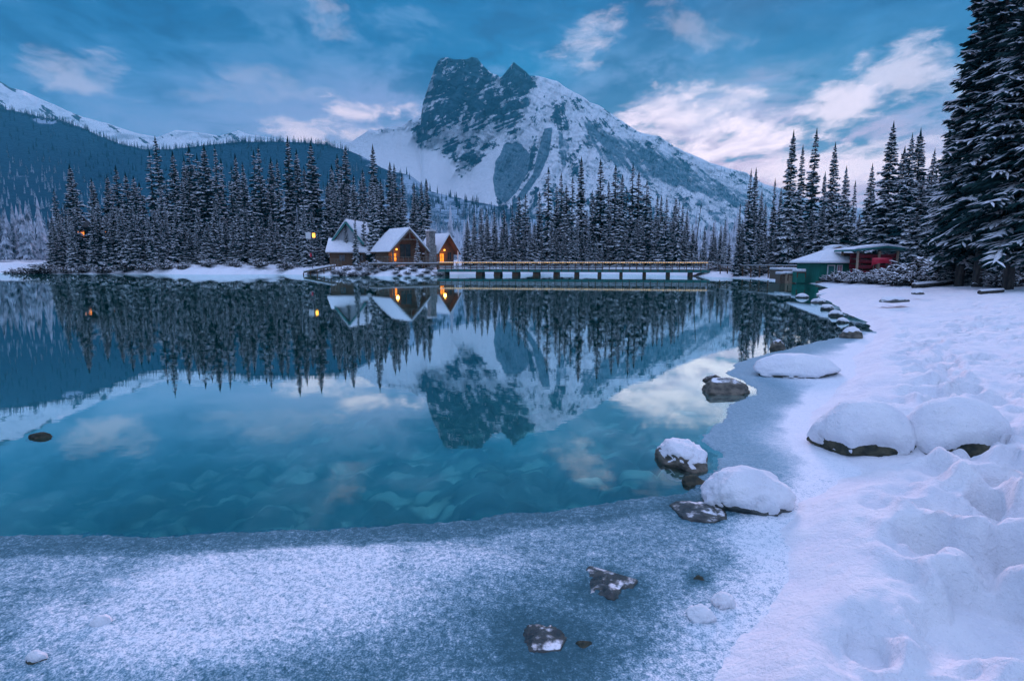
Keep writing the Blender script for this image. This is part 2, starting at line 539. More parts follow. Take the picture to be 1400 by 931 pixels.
rngs = random.Random(11)
ang = np.concatenate([np.arange(-180, -50, 3.0), np.arange(-50, 50, 0.16), np.arange(50, 180, 3.0)])
rad = [0.5]
while rad[-1] < 125: rad.append(rad[-1] * 1.0105 + 0.002)
while rad[-1] < 9000: rad.append(rad[-1] * 1.06)
rad = np.array(rad)
A, RR = np.meshgrid(np.radians(ang), rad)
GX, GY = (RR * np.sin(A)).ravel(), (RR * np.cos(A)).ravel()
GZ = gz(GX, GY)
# boot prints and small hollows in the near snow
pits = []
for path in ([(1.7, 2.6), (3.2, 4.3), (5.2, 6.6), (7.6, 10.5), (10.5, 16), (14, 23)], [(2.4, 2.2), (4.2, 4.4), (6.2, 7.6), (9.5, 13), (13, 20)], [(3.6, 2.4), (5.4, 5.0), (7.4, 8.2), (10, 11)]):
    for (xa, ya), (xb, yb) in zip(path, path[1:]):
        n = int(math.hypot(xb - xa, yb - ya) / 0.36)
        for i in range(n):
            t = i / n
            pits.append((xa + (xb - xa) * t + rngs.gauss(0, .22), ya + (yb - ya) * t + rngs.gauss(0, .2), rngs.uniform(.09, .16), rngs.uniform(.05, .12)))
for i in range(130):
    p = on(rngs.uniform(1100, 1400), rngs.uniform(430, 930))
    pits.append((p.x, p.y, rngs.uniform(.08, .28), rngs.uniform(.03, .10)))
m_all = (GX > 0.5) & (GY < 26) & (GY > 1) & (GX < 20)
idx_all = np.where(m_all)[0]
sub_sd = -polysd(LAKE, GX[idx_all], GY[idx_all])
for x0, y0, s, d in pits:
    dx, dy = GX[idx_all] - x0, GY[idx_all] - y0
    mm = (np.abs(dx) < 4 * s) & (np.abs(dy) < 4 * s)
    q = (dx[mm] ** 2 + (dy[mm] * 0.75) ** 2) / (s * s)
    GZ[idx_all[mm]] += 1.25 * d * (0.38 * np.exp(-((np.sqrt(q) - 1.5) / 0.45) ** 2) - 1.0 / (1 + q ** 3)) * sstep(0.4, 1.2, sub_sd[mm])
GZ[idx_all] = np.where(sub_sd > 0.6, np.maximum(GZ[idx_all], 0.06), GZ[idx_all])
nr, na = len(rad), len(ang)
I = np.arange(nr * na).reshape(nr, na)
q = np.stack([I[:-1, :-1], I[:-1, 1:], I[1:, 1:], I[1:, :-1]], -1).reshape(-1, 4)
wrap = np.stack([I[:-1, -1], I[:-1, 0], I[1:, 0], I[1:, -1]], -1)
q = np.concatenate([q, wrap])
fz = GZ[q].max(1)
cap_v = len(GX)


def make_bed():
    m, b, out = material('lake_bed_silt')
    co = b.n('ShaderNodeNewGeometry').outputs['Position']
    n1 = b.noise(co, 1.1, 5, 0.6)
    wv = b.vmath('ADD', b.vmath('MULTIPLY', co, (0.8, 1.25, 1.0)), b.vmath('MULTIPLY', b.noise(co, 2.5, 3, out=1), (0.35, 0.35, 0.0)))
    v = b.n('ShaderNodeTexVoronoi', ins={'Vector': wv, 'Scale': 2.1})
    stone = b.rng(v.outputs['Distance'], 0.22, 0.52)
    tone = b.n('ShaderNodeSeparateXYZ', ins={0: v.outputs['Color']}).outputs[0]
    col = b.mix(tone, (0.05, 0.20, 0.19), (0.58, 0.84, 0.76))
    col = b.mix(b.math('MULTIPLY', stone, 0.9), col, (0.03, 0.08, 0.09))  # gaps between stones darkened in the colour, in place of weak relief shade
    col = b.mix(b.rng(n1, 0.3, 0.7, 0.0, 0.45), col, (0.22, 0.34, 0.34))
    principled(b, out, col, 0.9, n1, 0.4, 0.05, 0.1)
    return m


M_bed = make_bed()
ground_mesh = np_mesh('ground', np.stack([GX, GY, GZ], -1), q, [M_snow, M_bed], (fz < -0.03).astype(int), True)
ground = tag(link('ground', ground_mesh), kind='structure')


# ------------------------------------------------------------------ water
def make_water():
    m, b, out = material('lake_water')
    co = b.n('ShaderNodeNewGeometry').outputs['Position']
    h = b.noise(b.vmath('MULTIPLY', co, (0.5, 1.4, 1.0)), 1.5, 4, 0.6)
    bump = b.n('ShaderNodeBump', ins={'Strength': 0.016, 'Distance': 0.05, 'Height': h})
    fr = b.n('ShaderNodeFresnel', ins={'IOR': 1.43, 'Normal': bump.outputs[0]})
    k = b.rng(fr.outputs[0], 0.02, 0.33, 0.05, 0.88, smooth=False)
    gl_ = b.n('ShaderNodeBsdfGlossy', ins={'Color': (0.80, 0.97, 0.97), 'Roughness': 0.012, 'Normal': bump.outputs[0]})
    tr = b.n('ShaderNodeBsdfTransparent', ins={'Color': (0.62, 0.94, 0.90)})
    mx = b.n('ShaderNodeMixShader', ins={0: k, 1: tr.outputs[0], 2: gl_.outputs[0]})
    b.nt.links.new(mx.outputs[0], out.inputs[0])
    va = b.n('ShaderNodeVolumePrincipled', ins={'Color': (0.06, 0.74, 0.64), 'Density': 0.20, 'Anisotropy': 0.2})
    b.nt.links.new(va.outputs[0], out.inputs[1])
    return m


wb = MB().box(-190, 60, -12, 112, -6.0, 0.0)
water = wb.build('lake_water', make_water())
tag(water, kind='structure')

# ------------------------------------------------------------------ thin ice along the near shore
ICE_PX = [(-120, 734), (0, 734), (120, 732), (250, 730), (380, 726), (500, 722), (620, 713), (700, 703), (800, 691), (880, 680), (930, 676), (962, 668),
          (945, 658), (975, 645), (985, 620), (962, 602), (970, 590), (985, 573), (1004, 549), (1036, 540), (1016, 521), (992, 510), (1010, 496),
          (1060, 481), (1105, 470), (1148, 460), (1160, 452), (1215, 455)]
ICE = [(p.x, p.y) for p in (on(*q_) for q_ in ICE_PX)] + [(12.5, 18), (8.2, 10.6), (6.2, 7.6), (4.8, 6.0), (3.6, 5.0), (2.6, 3.7), (1.9, 2.6), (1.5, 1.5), (-3, -1.5), (-12, -4), (-42, -7), (-60, 9.5), (-24, 6.3), (-10, 4.75)]
ia = np.radians(np.concatenate([np.arange(-120, -52, 0.6), np.arange(-52, 45, 0.13), np.arange(45, 110, 0.8)]))
ir = [0.9]
while ir[-1] < 42: ir.append(ir[-1] * 1.006)
IA, IR = np.meshgrid(ia, np.array(ir))
ix, iy = (IR * np.sin(IA)).ravel(), (IR * np.cos(IA)).ravel()
isd = polysd(ICE, ix, iy)
EDGE = [(p.x, p.y) for p in (on(*q_) for q_ in ICE_PX)]
_b = np.full(ix.shape, 1e9)
for (ax_, ay_), (bx_, by_) in zip(EDGE, EDGE[1:]):
    ddx, ddy = bx_ - ax_, by_ - ay_
    tt_ = np.clip(((ix - ax_) * ddx + (iy - ay_) * ddy) / (ddx * ddx + ddy * ddy), 0, 1)
    _b = np.minimum(_b, np.hypot(ix - ax_ - tt_ * ddx, iy - ay_ - tt_ * ddy))
wsd = np.where(isd > 0, _b, -_b)
bank = polysd(LAKE, ix, iy)
rag = 0.055 * (fbm(ix * 16, iy * 16, seed=51, oct=3) - 0.5) + 0.16 * (fbm(ix * 1.6, iy * 1.6, seed=52, oct=4) - 0.5)
sd2 = isd + rag * np.clip(IR.ravel() / 4.0, 0.6, 1.5)
crust = fbm(ix * 22, iy * 22, seed=53, oct=3) - 0.5
izz = -0.02 + 0.034 * sstep(-0.02, 0.035, sd2) + 0.016 * crust * sstep(0, 0.3, sd2)
pxx = 700 + F * (ix / (iy * math.cos(PITCH) + CAM_H * math.sin(PITCH)))
snowpatch = np.exp(-(((ix - on(250, 860).x) / 1.35) ** 2 + ((iy - on(250, 850).y) / 0.75) ** 2)) + 0.7 * np.exp(-(((ix - on(520, 800).x) / 1.6) ** 2 + ((iy - on(520, 770).y) / 0.5) ** 2))
snowpatch = snowpatch * (0.55 + 0.9 * fbm(ix * 2.5, iy * 2.5, seed=55))
izz = izz + 0.03 * sstep(0.4, 0.9, snowpatch)
white = 0.22 + 0.27 * sstep(0.30, 0.42, wsd + 0.10 * (fbm(ix * 5, iy * 5, seed=56) - 0.5)) * sstep(4.2, 0.7, wsd + 1.2 * (fbm(ix * 0.9, iy * 0.9, seed=57) - 0.5))
white = white + 0.40 * sstep(0.30, 1.0, snowpatch)
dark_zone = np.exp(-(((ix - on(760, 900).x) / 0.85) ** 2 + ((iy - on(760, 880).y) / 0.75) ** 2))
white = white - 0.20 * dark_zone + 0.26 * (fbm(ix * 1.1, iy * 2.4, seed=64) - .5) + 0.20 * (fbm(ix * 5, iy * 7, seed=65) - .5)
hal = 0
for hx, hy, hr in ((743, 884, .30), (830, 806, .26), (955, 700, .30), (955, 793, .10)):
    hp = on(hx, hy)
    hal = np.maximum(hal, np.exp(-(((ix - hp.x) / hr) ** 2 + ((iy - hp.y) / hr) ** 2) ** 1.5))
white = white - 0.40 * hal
smooth_ice = sstep(1.2, 2.0, ix - 0.05 * iy) * sstep(5.0, 6.2, iy)
white = white * (1 - smooth_ice) + smooth_ice * (0.54 + 0.4 * sstep(0.35, 1.3, wsd + 0.6 * (fbm(ix * 1.2, iy * 1.2, seed=58) - 0.5)))
white = white + 0.5 * sstep(0.45, 0.0, bank + 0.5 * (fbm(ix * 2.2, iy * 2.2, seed=59) - 0.5)) * sstep(0.2, 0.8, wsd)
J = np.arange(len(ir) * len(ia)).reshape(len(ir), len(ia))
iq = np.stack([J[:-1, :-1], J[:-1, 1:], J[1:, 1:], J[1:, :-1]], -1).reshape(-1, 4)
keep = sd2[iq].max(1) > -0.03
iq = iq[keep]
used, inv = np.unique(iq, return_inverse=True)
iq = inv.reshape(-1, 4)


def make_ice():
    m, b, out = material('frosted_ice')
    co = b.n('ShaderNodeNewGeometry').outputs['Position']
    wh = b.n('ShaderNodeAttribute', attribute_name='white').outputs['Fac']
    sm = b.n('ShaderNodeAttribute', attribute_name='smooth_ice').outputs['Fac']
    sp = b.noise(co, 80.0, 3, 0.75)
    sp2 = b.noise(co, 26.0, 3, 0.6)
    s = b.math('ADD', b.math('MULTIPLY', sp, 0.62), b.math('MULTIPLY', sp2, 0.38))
    amp = b.rng(sm, 0.0, 1.0, 3.0, 1.0, smooth=False)
    t = b.math('ADD', wh, b.math('MULTIPLY', b.math('SUBTRACT', s, 0.5), amp), clamp=True)
    col = b.ramp(t, [(0.0, (0.02, 0.085, 0.11)), (0.35, (0.07, 0.18, 0.23)), (0.65, (0.28, 0.42, 0.50)), (1.0, (0.80, 0.83, 0.88))], 'LINEAR')
    principled(b, out, col, 0.55, s, 0.55, 0.012, 0.35)
    return m


ice_me = np_mesh('shore_ice', np.stack([ix, iy, izz], -1)[used], iq, make_ice(), None, True,
                 {'white': np.clip(white, 0, 1)[used], 'smooth_ice': smooth_ice[used]})
tag(link('shore_ice', ice_me), kind='structure')


# ------------------------------------------------------------------ mountains
def make_slopes(name, rock0, rock1, forest0, forest1, snow_c=(0.86, 0.87, 0.90), fine_scale=0.012):
    """snow / rock / forest by the mesh's own cover attributes, broken up by noise"""
    m, b, out = material(name)
    co = b.n('ShaderNodeNewGeometry').outputs['Position']
    s = b.n('ShaderNodeAttribute', attribute_name='snow').outputs['Fac']
    f = b.n('ShaderNodeAttribute', attribute_name='forest').outputs['Fac']
    n1 = b.noise(co, fine_scale, 7, 0.68)
    n2 = b.noise(b.vmath('MULTIPLY', co, (1, 1, 0.35)), fine_scale * 6, 5, 0.7)
    n3 = b.noise(b.vmath('MULTIPLY', b.vmath('ADD', co, b.vmath('MULTIPLY', b.noise(co, fine_scale * .5, 3, out=1), (60.0, 60.0, 60.0))), (0.22, 0.22, 1.7)), fine_scale * 2.2, 6, 0.7)
    rock = b.mix(b.rng(b.math('ADD', b.math('MULTIPLY', n1, .5), b.math('MULTIPLY', n3, .5)), 0.38, 0.62), rock0, rock1)
    tt = b.math('ADD', s, b.math('MULTIPLY', b.math('SUBTRACT', n1, 0.5), 0.9))
    tt = b.math('ADD', tt, b.math('MULTIPLY', b.math('SUBTRACT', n2, 0.5), 0.95))
    tt = b.math('ADD', tt, b.math('MULTIPLY', b.math('SUBTRACT', n3, 0.5), 0.55))
    base = b.mix(b.rng(tt, 0.44, 0.56), rock, snow_c)
    fo = b.mix(b.rng(n2, 0.35, 0.65), forest0, forest1)
    ft = b.math('ADD', f, b.math('MULTIPLY', b.math('SUBTRACT', n1, 0.5), 0.7))
    ft = b.math('ADD', ft, b.math('MULTIPLY', b.math('SUBTRACT', n2, 0.5), 0.5))
    col = b.mix(b.rng(ft, 0.42, 0.58), base, fo)
    principled(b, out, col, 0.9, b.math('ADD', n1, b.math('MULTIPLY', n2, 0.3)), 0.8, 30.0, 0.1)
    return m


def interp(pts, x):
    p = np.asarray(pts, float)
    return np.interp(x, p[:, 0], p[:, 1])


DEPTHS = {}


def relief(name, px0, px1, crest, foot, Dc, kfun, cover, mat, step=1.3, rows=230, rough=None, jag=0.0):
    """a mountain face: every column falls from its crest towards us, k metres nearer per pixel of drop, then a back slope"""
    cols = np.arange(px0, px1 + step, step)
    cy = interp(crest, cols)
    if jag:
        cy = cy + jag * (fbm(cols * 0.11, cols * 0 + 3.3, seed=71, oct=4) - 0.5) * 2
    fy = interp(foot, cols)
    T = np.linspace(0, 1, rows) ** 1.0
    PY = cy[None, :] + (fy - cy)[None, :] * T[:, None]
    PX = np.repeat(cols[None, :], rows, 0)
    K = kfun(PX, PY)
    dpy = np.diff(PY, axis=0, prepend=PY[:1])
    D = (Dc(cols) if callable(Dc) else np.full(len(cols), float(Dc)))[None, :] - np.cumsum(K * dpy, axis=0)
    kk_ = np.exp(-(np.arange(-15, 16) / 6.0) ** 2); kk_ /= kk_.sum()
    pad = np.pad(D, ((0, 0), (15, 15)), mode='edge')
    D = sum(kk_[j] * pad[:, j:j + D.shape[1]] for j in range(31))
    D = D + (rough(PX, PY) if rough else 0) * sstep(0, 6, PY - cy[None, :])
    DEPTHS[name] = (cols, PY, D)
    v = (465.5 - PY) / F
    yy = math.cos(PITCH) + v * math.sin(PITCH)
    X = (PX - 700) / F / yy * D
    Z = CAM_H + (-math.sin(PITCH) + v * math.cos(PITCH)) / yy * D
    snow, forest = cover(PX, PY)
    # back slope
    bk = np.array([30, 90, 200, 400, 800.0])[::-1]
    Xb = X[0][None, :] * np.ones((5, 1)); Yb = D[0][None, :] + bk[:, None]
    Zb = Z[0][None, :] - bk[:, None] * 0.75
    V = np.stack([np.concatenate([Xb, X]), np.concatenate([Yb, D]), np.concatenate([Zb, Z])], -1).reshape(-1, 3)
    sn = np.concatenate([np.repeat(snow[:1], 5, 0), snow]).ravel()
    fo = np.concatenate([np.repeat(forest[:1], 5, 0), forest]).ravel()
    nr_, nc_ = rows + 5, len(cols)
    II = np.arange(nr_ * nc_).reshape(nr_, nc_)
    fq = np.stack([II[:-1, :-1], II[1:, :-1], II[1:, 1:], II[:-1, 1:]], -1).reshape(-1, 4)
    me = np_mesh(name, V, fq, mat, None, True, {'snow': sn, 'forest': fo})
    return tag(link(name, me), kind='structure')


def poly_mask(poly, PX, PY, soft):
    return sstep(-soft, soft, polysd(poly, PX, PY))


BURG = [(380, 205), (440, 196), (465, 197), (477, 196.6), (505.5, 177), (514, 178.6), (534, 173.7), (549, 174), (558.6, 166), (570, 160),
        (575.4, 160), (578, 141.5), (586, 117), (593, 97), (598, 83.5), (604, 79.5), (611, 78.5), (623, 82), (637.7, 81), (645, 78), (652.5, 79.5), (660, 89.6),
        (672, 101), (681, 103), (683.4, 107), (688, 103), (694.5, 94.6), (702.4, 85), (708, 89.7), (719, 98), (724, 104), (736.5, 104.5),
        (761, 111), (774, 120.5), (799, 134), (806, 140), (818.6, 144), (838, 157.6), (858, 171), (873, 181), (902.6, 187), (922, 201),
        (947, 212), (972, 223), (996.5, 230.5), (1021, 236.7), (1045, 252), (1070, 258), (1110, 275), (1180, 286), (1260, 300), (1330, 318)]
TOWER = [(570, 205), (567, 190), (577, 150), (588, 106), (594, 76), (650, 70), (662, 88), (684, 104), (702, 80), (722, 100), (728, 118), (722, 150), (712, 180), (700, 196),
         (684, 190), (668, 200), (660, 214), (648, 228), (632, 239), (617, 244), (624, 224), (604, 212), (586, 210)]
CLIFF = [(572, 188), (577, 150), (588, 106), (594, 76), (652, 74), (664, 104), (676, 140), (690, 152), (688, 165), (676, 150), (664, 158), (652, 164), (640, 158), (626, 166), (600, 164), (588, 176)]
SPIRE = [(688, 108), (702, 78), (718, 96), (727, 112), (722, 126), (702, 134), (690, 132)]
OVAL = [(686, 200), (696, 190), (712, 196), (726, 212), (722, 236), (706, 264), (690, 278), (676, 268), (673, 242), (675, 218)]
STRIP1 = [(744, 176), (756, 174), (750, 214), (738, 240), (716, 272), (700, 280), (728, 238)]
STRIP2 = [(762, 176), (768, 180), (780, 200), (774, 232), (758, 250), (762, 216)]
BAND = [(786, 150), (800, 160), (860, 188), (930, 212), (1000, 250), (1075, 276), (1090, 300), (1000, 285), (930, 262), (870, 246), (826, 226), (800, 196)]
APRON = [(430, 200), (505, 182), (560, 182), (570, 203), (600, 211), (622, 226), (616, 246), (640, 240), (664, 214), (690, 196), (677, 220), (673, 246), (680, 284), (600, 270), (540, 240), (480, 214)]


def kf_b(PX, PY):
    cliff = poly_mask(TOWER, PX, PY, 16)
    ap = poly_mask(APRON, PX, PY, 16)
    k = 4.8 + 4.5 * sstep(230, 330, PY)
    k = k * (1 - 0.72 * cliff) + 2.0 * ap
    k = k * (1 - .65 * sstep(592, 562, PX) * sstep(216, 196, PY))
    rid = np.cos((PX - 700) * 0.045) * 0.5
    return k * (1 + 0.12 * rid)


def rough_b(PX, PY):
    c = poly_mask(TOWER, PX, PY, 8)
    ap = poly_mask(APRON, PX, PY, 8)
    r1 = fbm(PX * 0.055 + 0.02 * PY, PY * 0.018, seed=81, oct=7, gain=.58, ridged=True) - 0.6
    r2 = fbm((PX + 0.7 * PY) * 0.06, (PY - 0.45 * PX) * 0.16, seed=83, oct=4, ridged=True) - 0.6
    return (r1 * 150 + r2 * 34) * (1 - 0.88 * ap) * (0.75 + 0.35 * c)


def cov_b(PX, PY):
    crest = interp(BURG, PX)
    below = PY - crest
    # ledges dip to the lower left in the tower, chutes run down the right flank
    led = fbm((PX - 0.2 * PY) * 0.045, (PY + 0.42 * PX) * 0.20, seed=91, oct=7, gain=.62, ridged=True) - 0.62
    iso = fbm(PX * 0.10, PY * 0.10, seed=92, oct=7, gain=.6) - 0.5
    ax = (PX - 745) / (PY - 60.0)
    chute = fbm(ax * 16, PY * 0.018, seed=93, oct=7, gain=.62, ridged=True) - 0.62
    snow = 0.62 + 1.1 * iso + 0.9 * chute + 0.4 * led
    t = poly_mask(TOWER, PX, PY, 4)
    c = poly_mask(CLIFF, PX, PY, 7)
    sp = poly_mask(SPIRE, PX, PY, 4)
    ribs = fbm(PX * 0.10 + 0.03 * PY, PY * 0.025, seed=96, oct=5, ridged=True) - 0.62
    snow = snow * (1 - t) + t * (0.38 + 0.8 * ribs + 1.7 * led + 0.8 * iso + 0.16 * sstep(160, 185, PY))
    snow = snow - 0.24 * c - 0.42 * sp - 0.10 * sstep(120, 90, PY)
    ap = poly_mask(APRON, PX + 6 * iso, PY + 10 * iso, 3)
    snow = snow * (1 - ap) + ap * (0.98 - 0.38 * sstep(562, 510, PX) * sstep(196, 178, PY) * (led > -0.05))
    left = sstep(560, 545, PX) * (1 - ap)
    snow = snow + 0.15 * left
    flank = sstep(725, 760, PX) * sstep(30, 6, below)
    snow = snow + 0.10 * flank
    # forest
    f = np.maximum.reduce([poly_mask(OVAL, PX, PY, 3) * (0.75 + 0.25 * sstep(205, 225, PY)), poly_mask(STRIP1, PX, PY, 3) * 0.9, poly_mask(STRIP2, PX, PY, 3) * 0.5,
                           poly_mask(BAND, PX, PY, 12) * 0.58])
    low = sstep(225, 265, PY) * sstep(820, 900, PX) * 0.40
    low = np.maximum(low, sstep(262, 290, PY) * 0.45 * (1 - ap))
    lines = fbm(ax * 34, PY * 0.03, seed=95, oct=4) - 0.5
    f = np.maximum(f, low) + 0.35 * lines * (1 - t) * (1 - ap)
    f = f * (1 - ap) * (1 - t)
    return snow, f


M_burg = make_slopes('mountain_cover', (0.004, 0.036, 0.058), (0.050, 0.120, 0.150), (0.050, 0.125, 0.16), (0.20, 0.30, 0.36), fine_scale=0.018)
relief('mountain', 380, 1330, BURG, [(380, 300), (690, 300), (760, 345), (1330, 352)], lambda c: 2600 - 0.55 * np.abs(c - 640), kf_b, cov_b, M_burg, 1.15, 300, rough_b, 0.9)

# far snowy range on the left
FARL = [(-260, 40), (-120, 70), (-40, 92), (0, 111), (14, 120), (30, 124), (70, 142), (112, 160), (150, 170), (185, 182), (215, 188), (240, 178), (262, 180), (300, 186), (326, 179), (340, 184), (372, 189), (420, 196), (500, 204), (560, 230)]


def cov_l(PX, PY):
    crest = interp(FARL, PX)
    led = fbm((PX - 0.3 * PY) * 0.05, (PY - 0.6 * PX) * 0.16, seed=101, oct=5, ridged=True) - 0.62
    snow = 0.80 + 1.2 * led - 0.55 * sstep(7, 0, PY - crest) * sstep(70, 10, PX) + 0.6 * (fbm(PX * 0.06, PY * 0.06, seed=103) - 0.5)
    return snow, np.zeros_like(PX)


relief('snowy_range', -260, 560, FARL, [(-260, 230), (560, 250)], 2900, lambda X, Y: 5.0 + 0 * X, cov_l,
       make_slopes('range_cover', (0.03, 0.05, 0.06), (0.09, 0.12, 0.13), (0.03, 0.06, 0.07), (0.08, 0.11, 0.12), fine_scale=0.009), 2.0, 110,
       lambda X, Y: 80 * (fbm(X * 0.03, Y * 0.05, seed=105, oct=5, ridged=True) - 0.6), 0.8)

# dark forested hill in front of it
HILL = [(-260, 110), (-100, 135), (0, 148), (14, 151), (45, 158), (80, 165), (110, 174), (135, 186), (165, 197), (200, 205), (235, 204), (280, 199), (330, 194), (400, 194), (440, 197), (478, 207), (500, 216), (520, 229), (540, 236), (560, 239),
        (575, 250), (590, 262), (615, 268), (640, 274), (665, 279), (690, 284), (720, 296), (760, 310), (820, 322), (900, 332), (1000, 338), (1100, 338), (1330, 334)]


def cov_h(PX, PY):
    below = PY - interp(HILL, PX)
    n = fbm(PX * 0.03, PY * 0.05, seed=111, oct=5) - 0.5
    snow = np.full_like(PX, 0.95)
    gap = np.exp(-(((PX - 62 - 1.5 * (PY - 166)) / 20) ** 2 + ((PY - 166) / 6.0) ** 2))
    f = 0.90 - (0.42 - 0.24 * sstep(260, 160, PX)) * sstep(45, 85, below) - 0.7 * gap + 0.55 * n
    f = f - 0.42 * sstep(440, 560, PX)
    return snow, f


M_hill = make_slopes('hill_forest_cover', (0.03, 0.05, 0.06), (0.09, 0.12, 0.13), (0.004, 0.050, 0.085), (0.022, 0.10, 0.150), (0.42, 0.54, 0.66), 0.02)
relief('forest_hill', -260, 1330, HILL, [(-260, 354), (1330, 354)], lambda c: interp([(-260, 1900), (400, 1700), (700, 1150), (1330, 800)], c),
       lambda X, Y: interp([(-260, 5.9), (300, 7.6), (500, 8.2), (600, 8.5), (700, 9.0), (800, 10), (1000, 18), (1330, 20)], X), cov_h, M_hill, 2.0, 150,
       lambda X, Y: 40 * (fbm(X * 0.02, Y * 0.03, seed=115, oct=4) - 0.5), 1.0)
# ------------------------------------------------------------------ haze
hz = MB().box(-3600, 3600, -300, 3900, -8.0, 1330.0)
m, b, out = material('mountain_air')
pv = b.n('ShaderNodeVolumePrincipled', ins={'Color': (0.12, 0.72, 1.0), 'Density': 0.00012, 'Anisotropy': 0.15})
b.nt.links.new(pv.outputs[0], out.inputs[1])
haze = tag(hz.build('haze', m), kind='stuff')


# ------------------------------------------------------------------ conifers
class TriSoup:
    def __init__(self):
        self.v, self.f, self.m = [], [], []

    def strip(self, pts, widths, side, sag, mi):
        """roof-shaped tapering strip along pts"""
        b = len(self.v)
        for p, w_ in zip(pts, widths):
            l = (p[0] - side[0] * w_, p[1] - side[1] * w_, p[2] - sag * w_)
            r = (p[0] + side[0] * w_, p[1] + side[1] * w_, p[2] - sag * w_)
            self.v += [l, p, r]
        for i in range(len(pts) - 1):
            a = b + 3 * i
            self.f += [(a, a + 1, a + 4, a + 3), (a + 1, a + 2, a + 5, a + 4)]
            self.m += [mi, mi]


def conifer_crown(seed, H=18.0, R0=2.4, spacing=0.46, per=6, nbr=3, droop=0.32, clear=0.05, snowp=0.86, gap=0.12, power=0.85, twig=0.05, wk=1.0):
    """crown of drooping boughs with side branchlets; snow lies on their upper faces (material slot 1)"""
    rg = random.Random(seed)
    s = TriSoup()
    z = H * clear
    while z < H * 0.985:
        t = z / H
        env = R0 * (1 - t) ** power * (0.55 + 0.45 * min(1, (t - clear) / 0.12 + 0.35)) * (0.82 + 0.36 * rg.random()) + 0.10
        n = max(3, int(per * (0.6 + 0.4 * (1 - t))))
        a0 = rg.uniform(0, 6.28)
        for i in range(n):
            if rg.random() < gap:
                continue
            a = a0 + 6.2832 * i / n + rg.uniform(-.35, .35)
            L = env * rg.uniform(0.62, 1.18)
            z0 = z + rg.uniform(-.5, .5) * spacing
            ca, sa = math.cos(a), math.sin(a)
            dr = droop * rg.uniform(0.6, 1.5) * (1.15 - 0.8 * t)
            up = 0.30 * L
            pts = []
            for q in (0.0, 0.35, 0.7, 1.0):
                r_ = L * q
                pts.append((ca * r_, sa * r_, z0 + 0.12 * L * q - dr * L * q * 1.6 + up * q * q * 0.8))
            wid = [(0.06 * L + .03) * wk, (0.20 * L + .05) * wk, (0.18 * L + .05) * wk, 0.012]
            s.strip(pts, wid, (-sa, ca), 0.9, 0)
            snowy = rg.random() < snowp * min(1.15, .30 + 1.45 * float(vnoise(np.array(t * 9.0 + seed), np.array(math.cos(a) * 1.6 + 5), np.array(math.sin(a) * 1.6 + 5), seed)))
            if snowy:
                k0, k1 = rg.choice(((0, 3), (1, 3), (1, 4), (0, 4), (1, 4)))
                sp = [(p[0] * 1.01, p[1] * 1.01, p[2] + 0.07 + 0.03 * L) for p in pts[k0:k1]]
                sw = [w_ * rg.uniform(.85, 1.3) for w_ in wid[k0:k1]]
                if len(sp) > 1:
                    s.strip(sp, sw, (-sa, ca), 0.55, 1)
            for k in range(nbr):
                q = 0.22 + 0.68 * (k + rg.random() * 0.6) / nbr
                for sd in (-1, 1):
                    if rg.random() < 0.12:
                        continue
                    bl = L * (0.50 - 0.34 * q) * rg.uniform(.7, 1.25) + 0.08
                    aa = a + sd * rg.uniform(.6, 1.05)
                    cb, sb = math.cos(aa), math.sin(aa)
                    bx, by = ca * L * q, sa * L * q
                    bz = z0 + 0.12 * L * q - dr * L * q * 1.6 + up * q * q * 0.8
                    hang = rg.uniform(.25, .8)
                    bp = [(bx, by, bz), (bx + cb * bl * .55, by + sb * bl * .55, bz - hang * bl * .25), (bx + cb * bl, by + sb * bl, bz - hang * bl * .75)]
                    bw = [0.06 + twig * L * .4, 0.075 + twig * L * .6, 0.012]
                    s.strip(bp, bw, (-sb, cb), 1.1, 0)
                    if snowy and rg.random() < 0.72:
                        sp = [(p[0], p[1], p[2] + 0.05 + 0.015 * L) for p in bp[:3]]
                        s.strip(sp, [w_ * rg.uniform(.85, 1.3) for w_ in bw], (-sb, cb), 0.6, 1)
        z += spacing * rg.uniform(.75, 1.25) * (0.55 + 0.45 * (1 - t))
    # leader
    s.strip([(0, 0, H * .97), (0, 0, H * 1.0), (0.0, 0.0, H * 1.035)], [0.16, 0.10, 0.01], (1, 0), 0.3, 0)
    s.strip([(0, 0, H * .97), (0, 0, H * 1.0), (0.0, 0.0, H * 1.035)], [0.16, 0.10, 0.01], (0, 1), 0.3, 0)
    return s


def trunk_mesh(name, H, r):
    mb = MB()
    n = 8
    for i in range(4):
        z0, z1 = H * (i / 4) * .97 - (0.5 if i == 0 else 0), H * ((i + 1) / 4) * .97
        mb.tube((0, 0, z0), (0, 0, z1), r * (1 - i / 4) + .02, r * (1 - (i + 1) / 4) + .02, n)
    return np_mesh(name, mb.v, mb.f, M_bark, None, True)


KINDS = {}


def make_kind(key, needle=None, **kw):
    H = kw.get('H', 18.0)
    s = conifer_crown(**kw)
    cm = np_mesh('crown', s.v, s.f, [needle or M_needle, M_bough_snow], s.m, False)
    KINDS[key] = (trunk_mesh('trunk', H, H * 0.0125), cm, H)


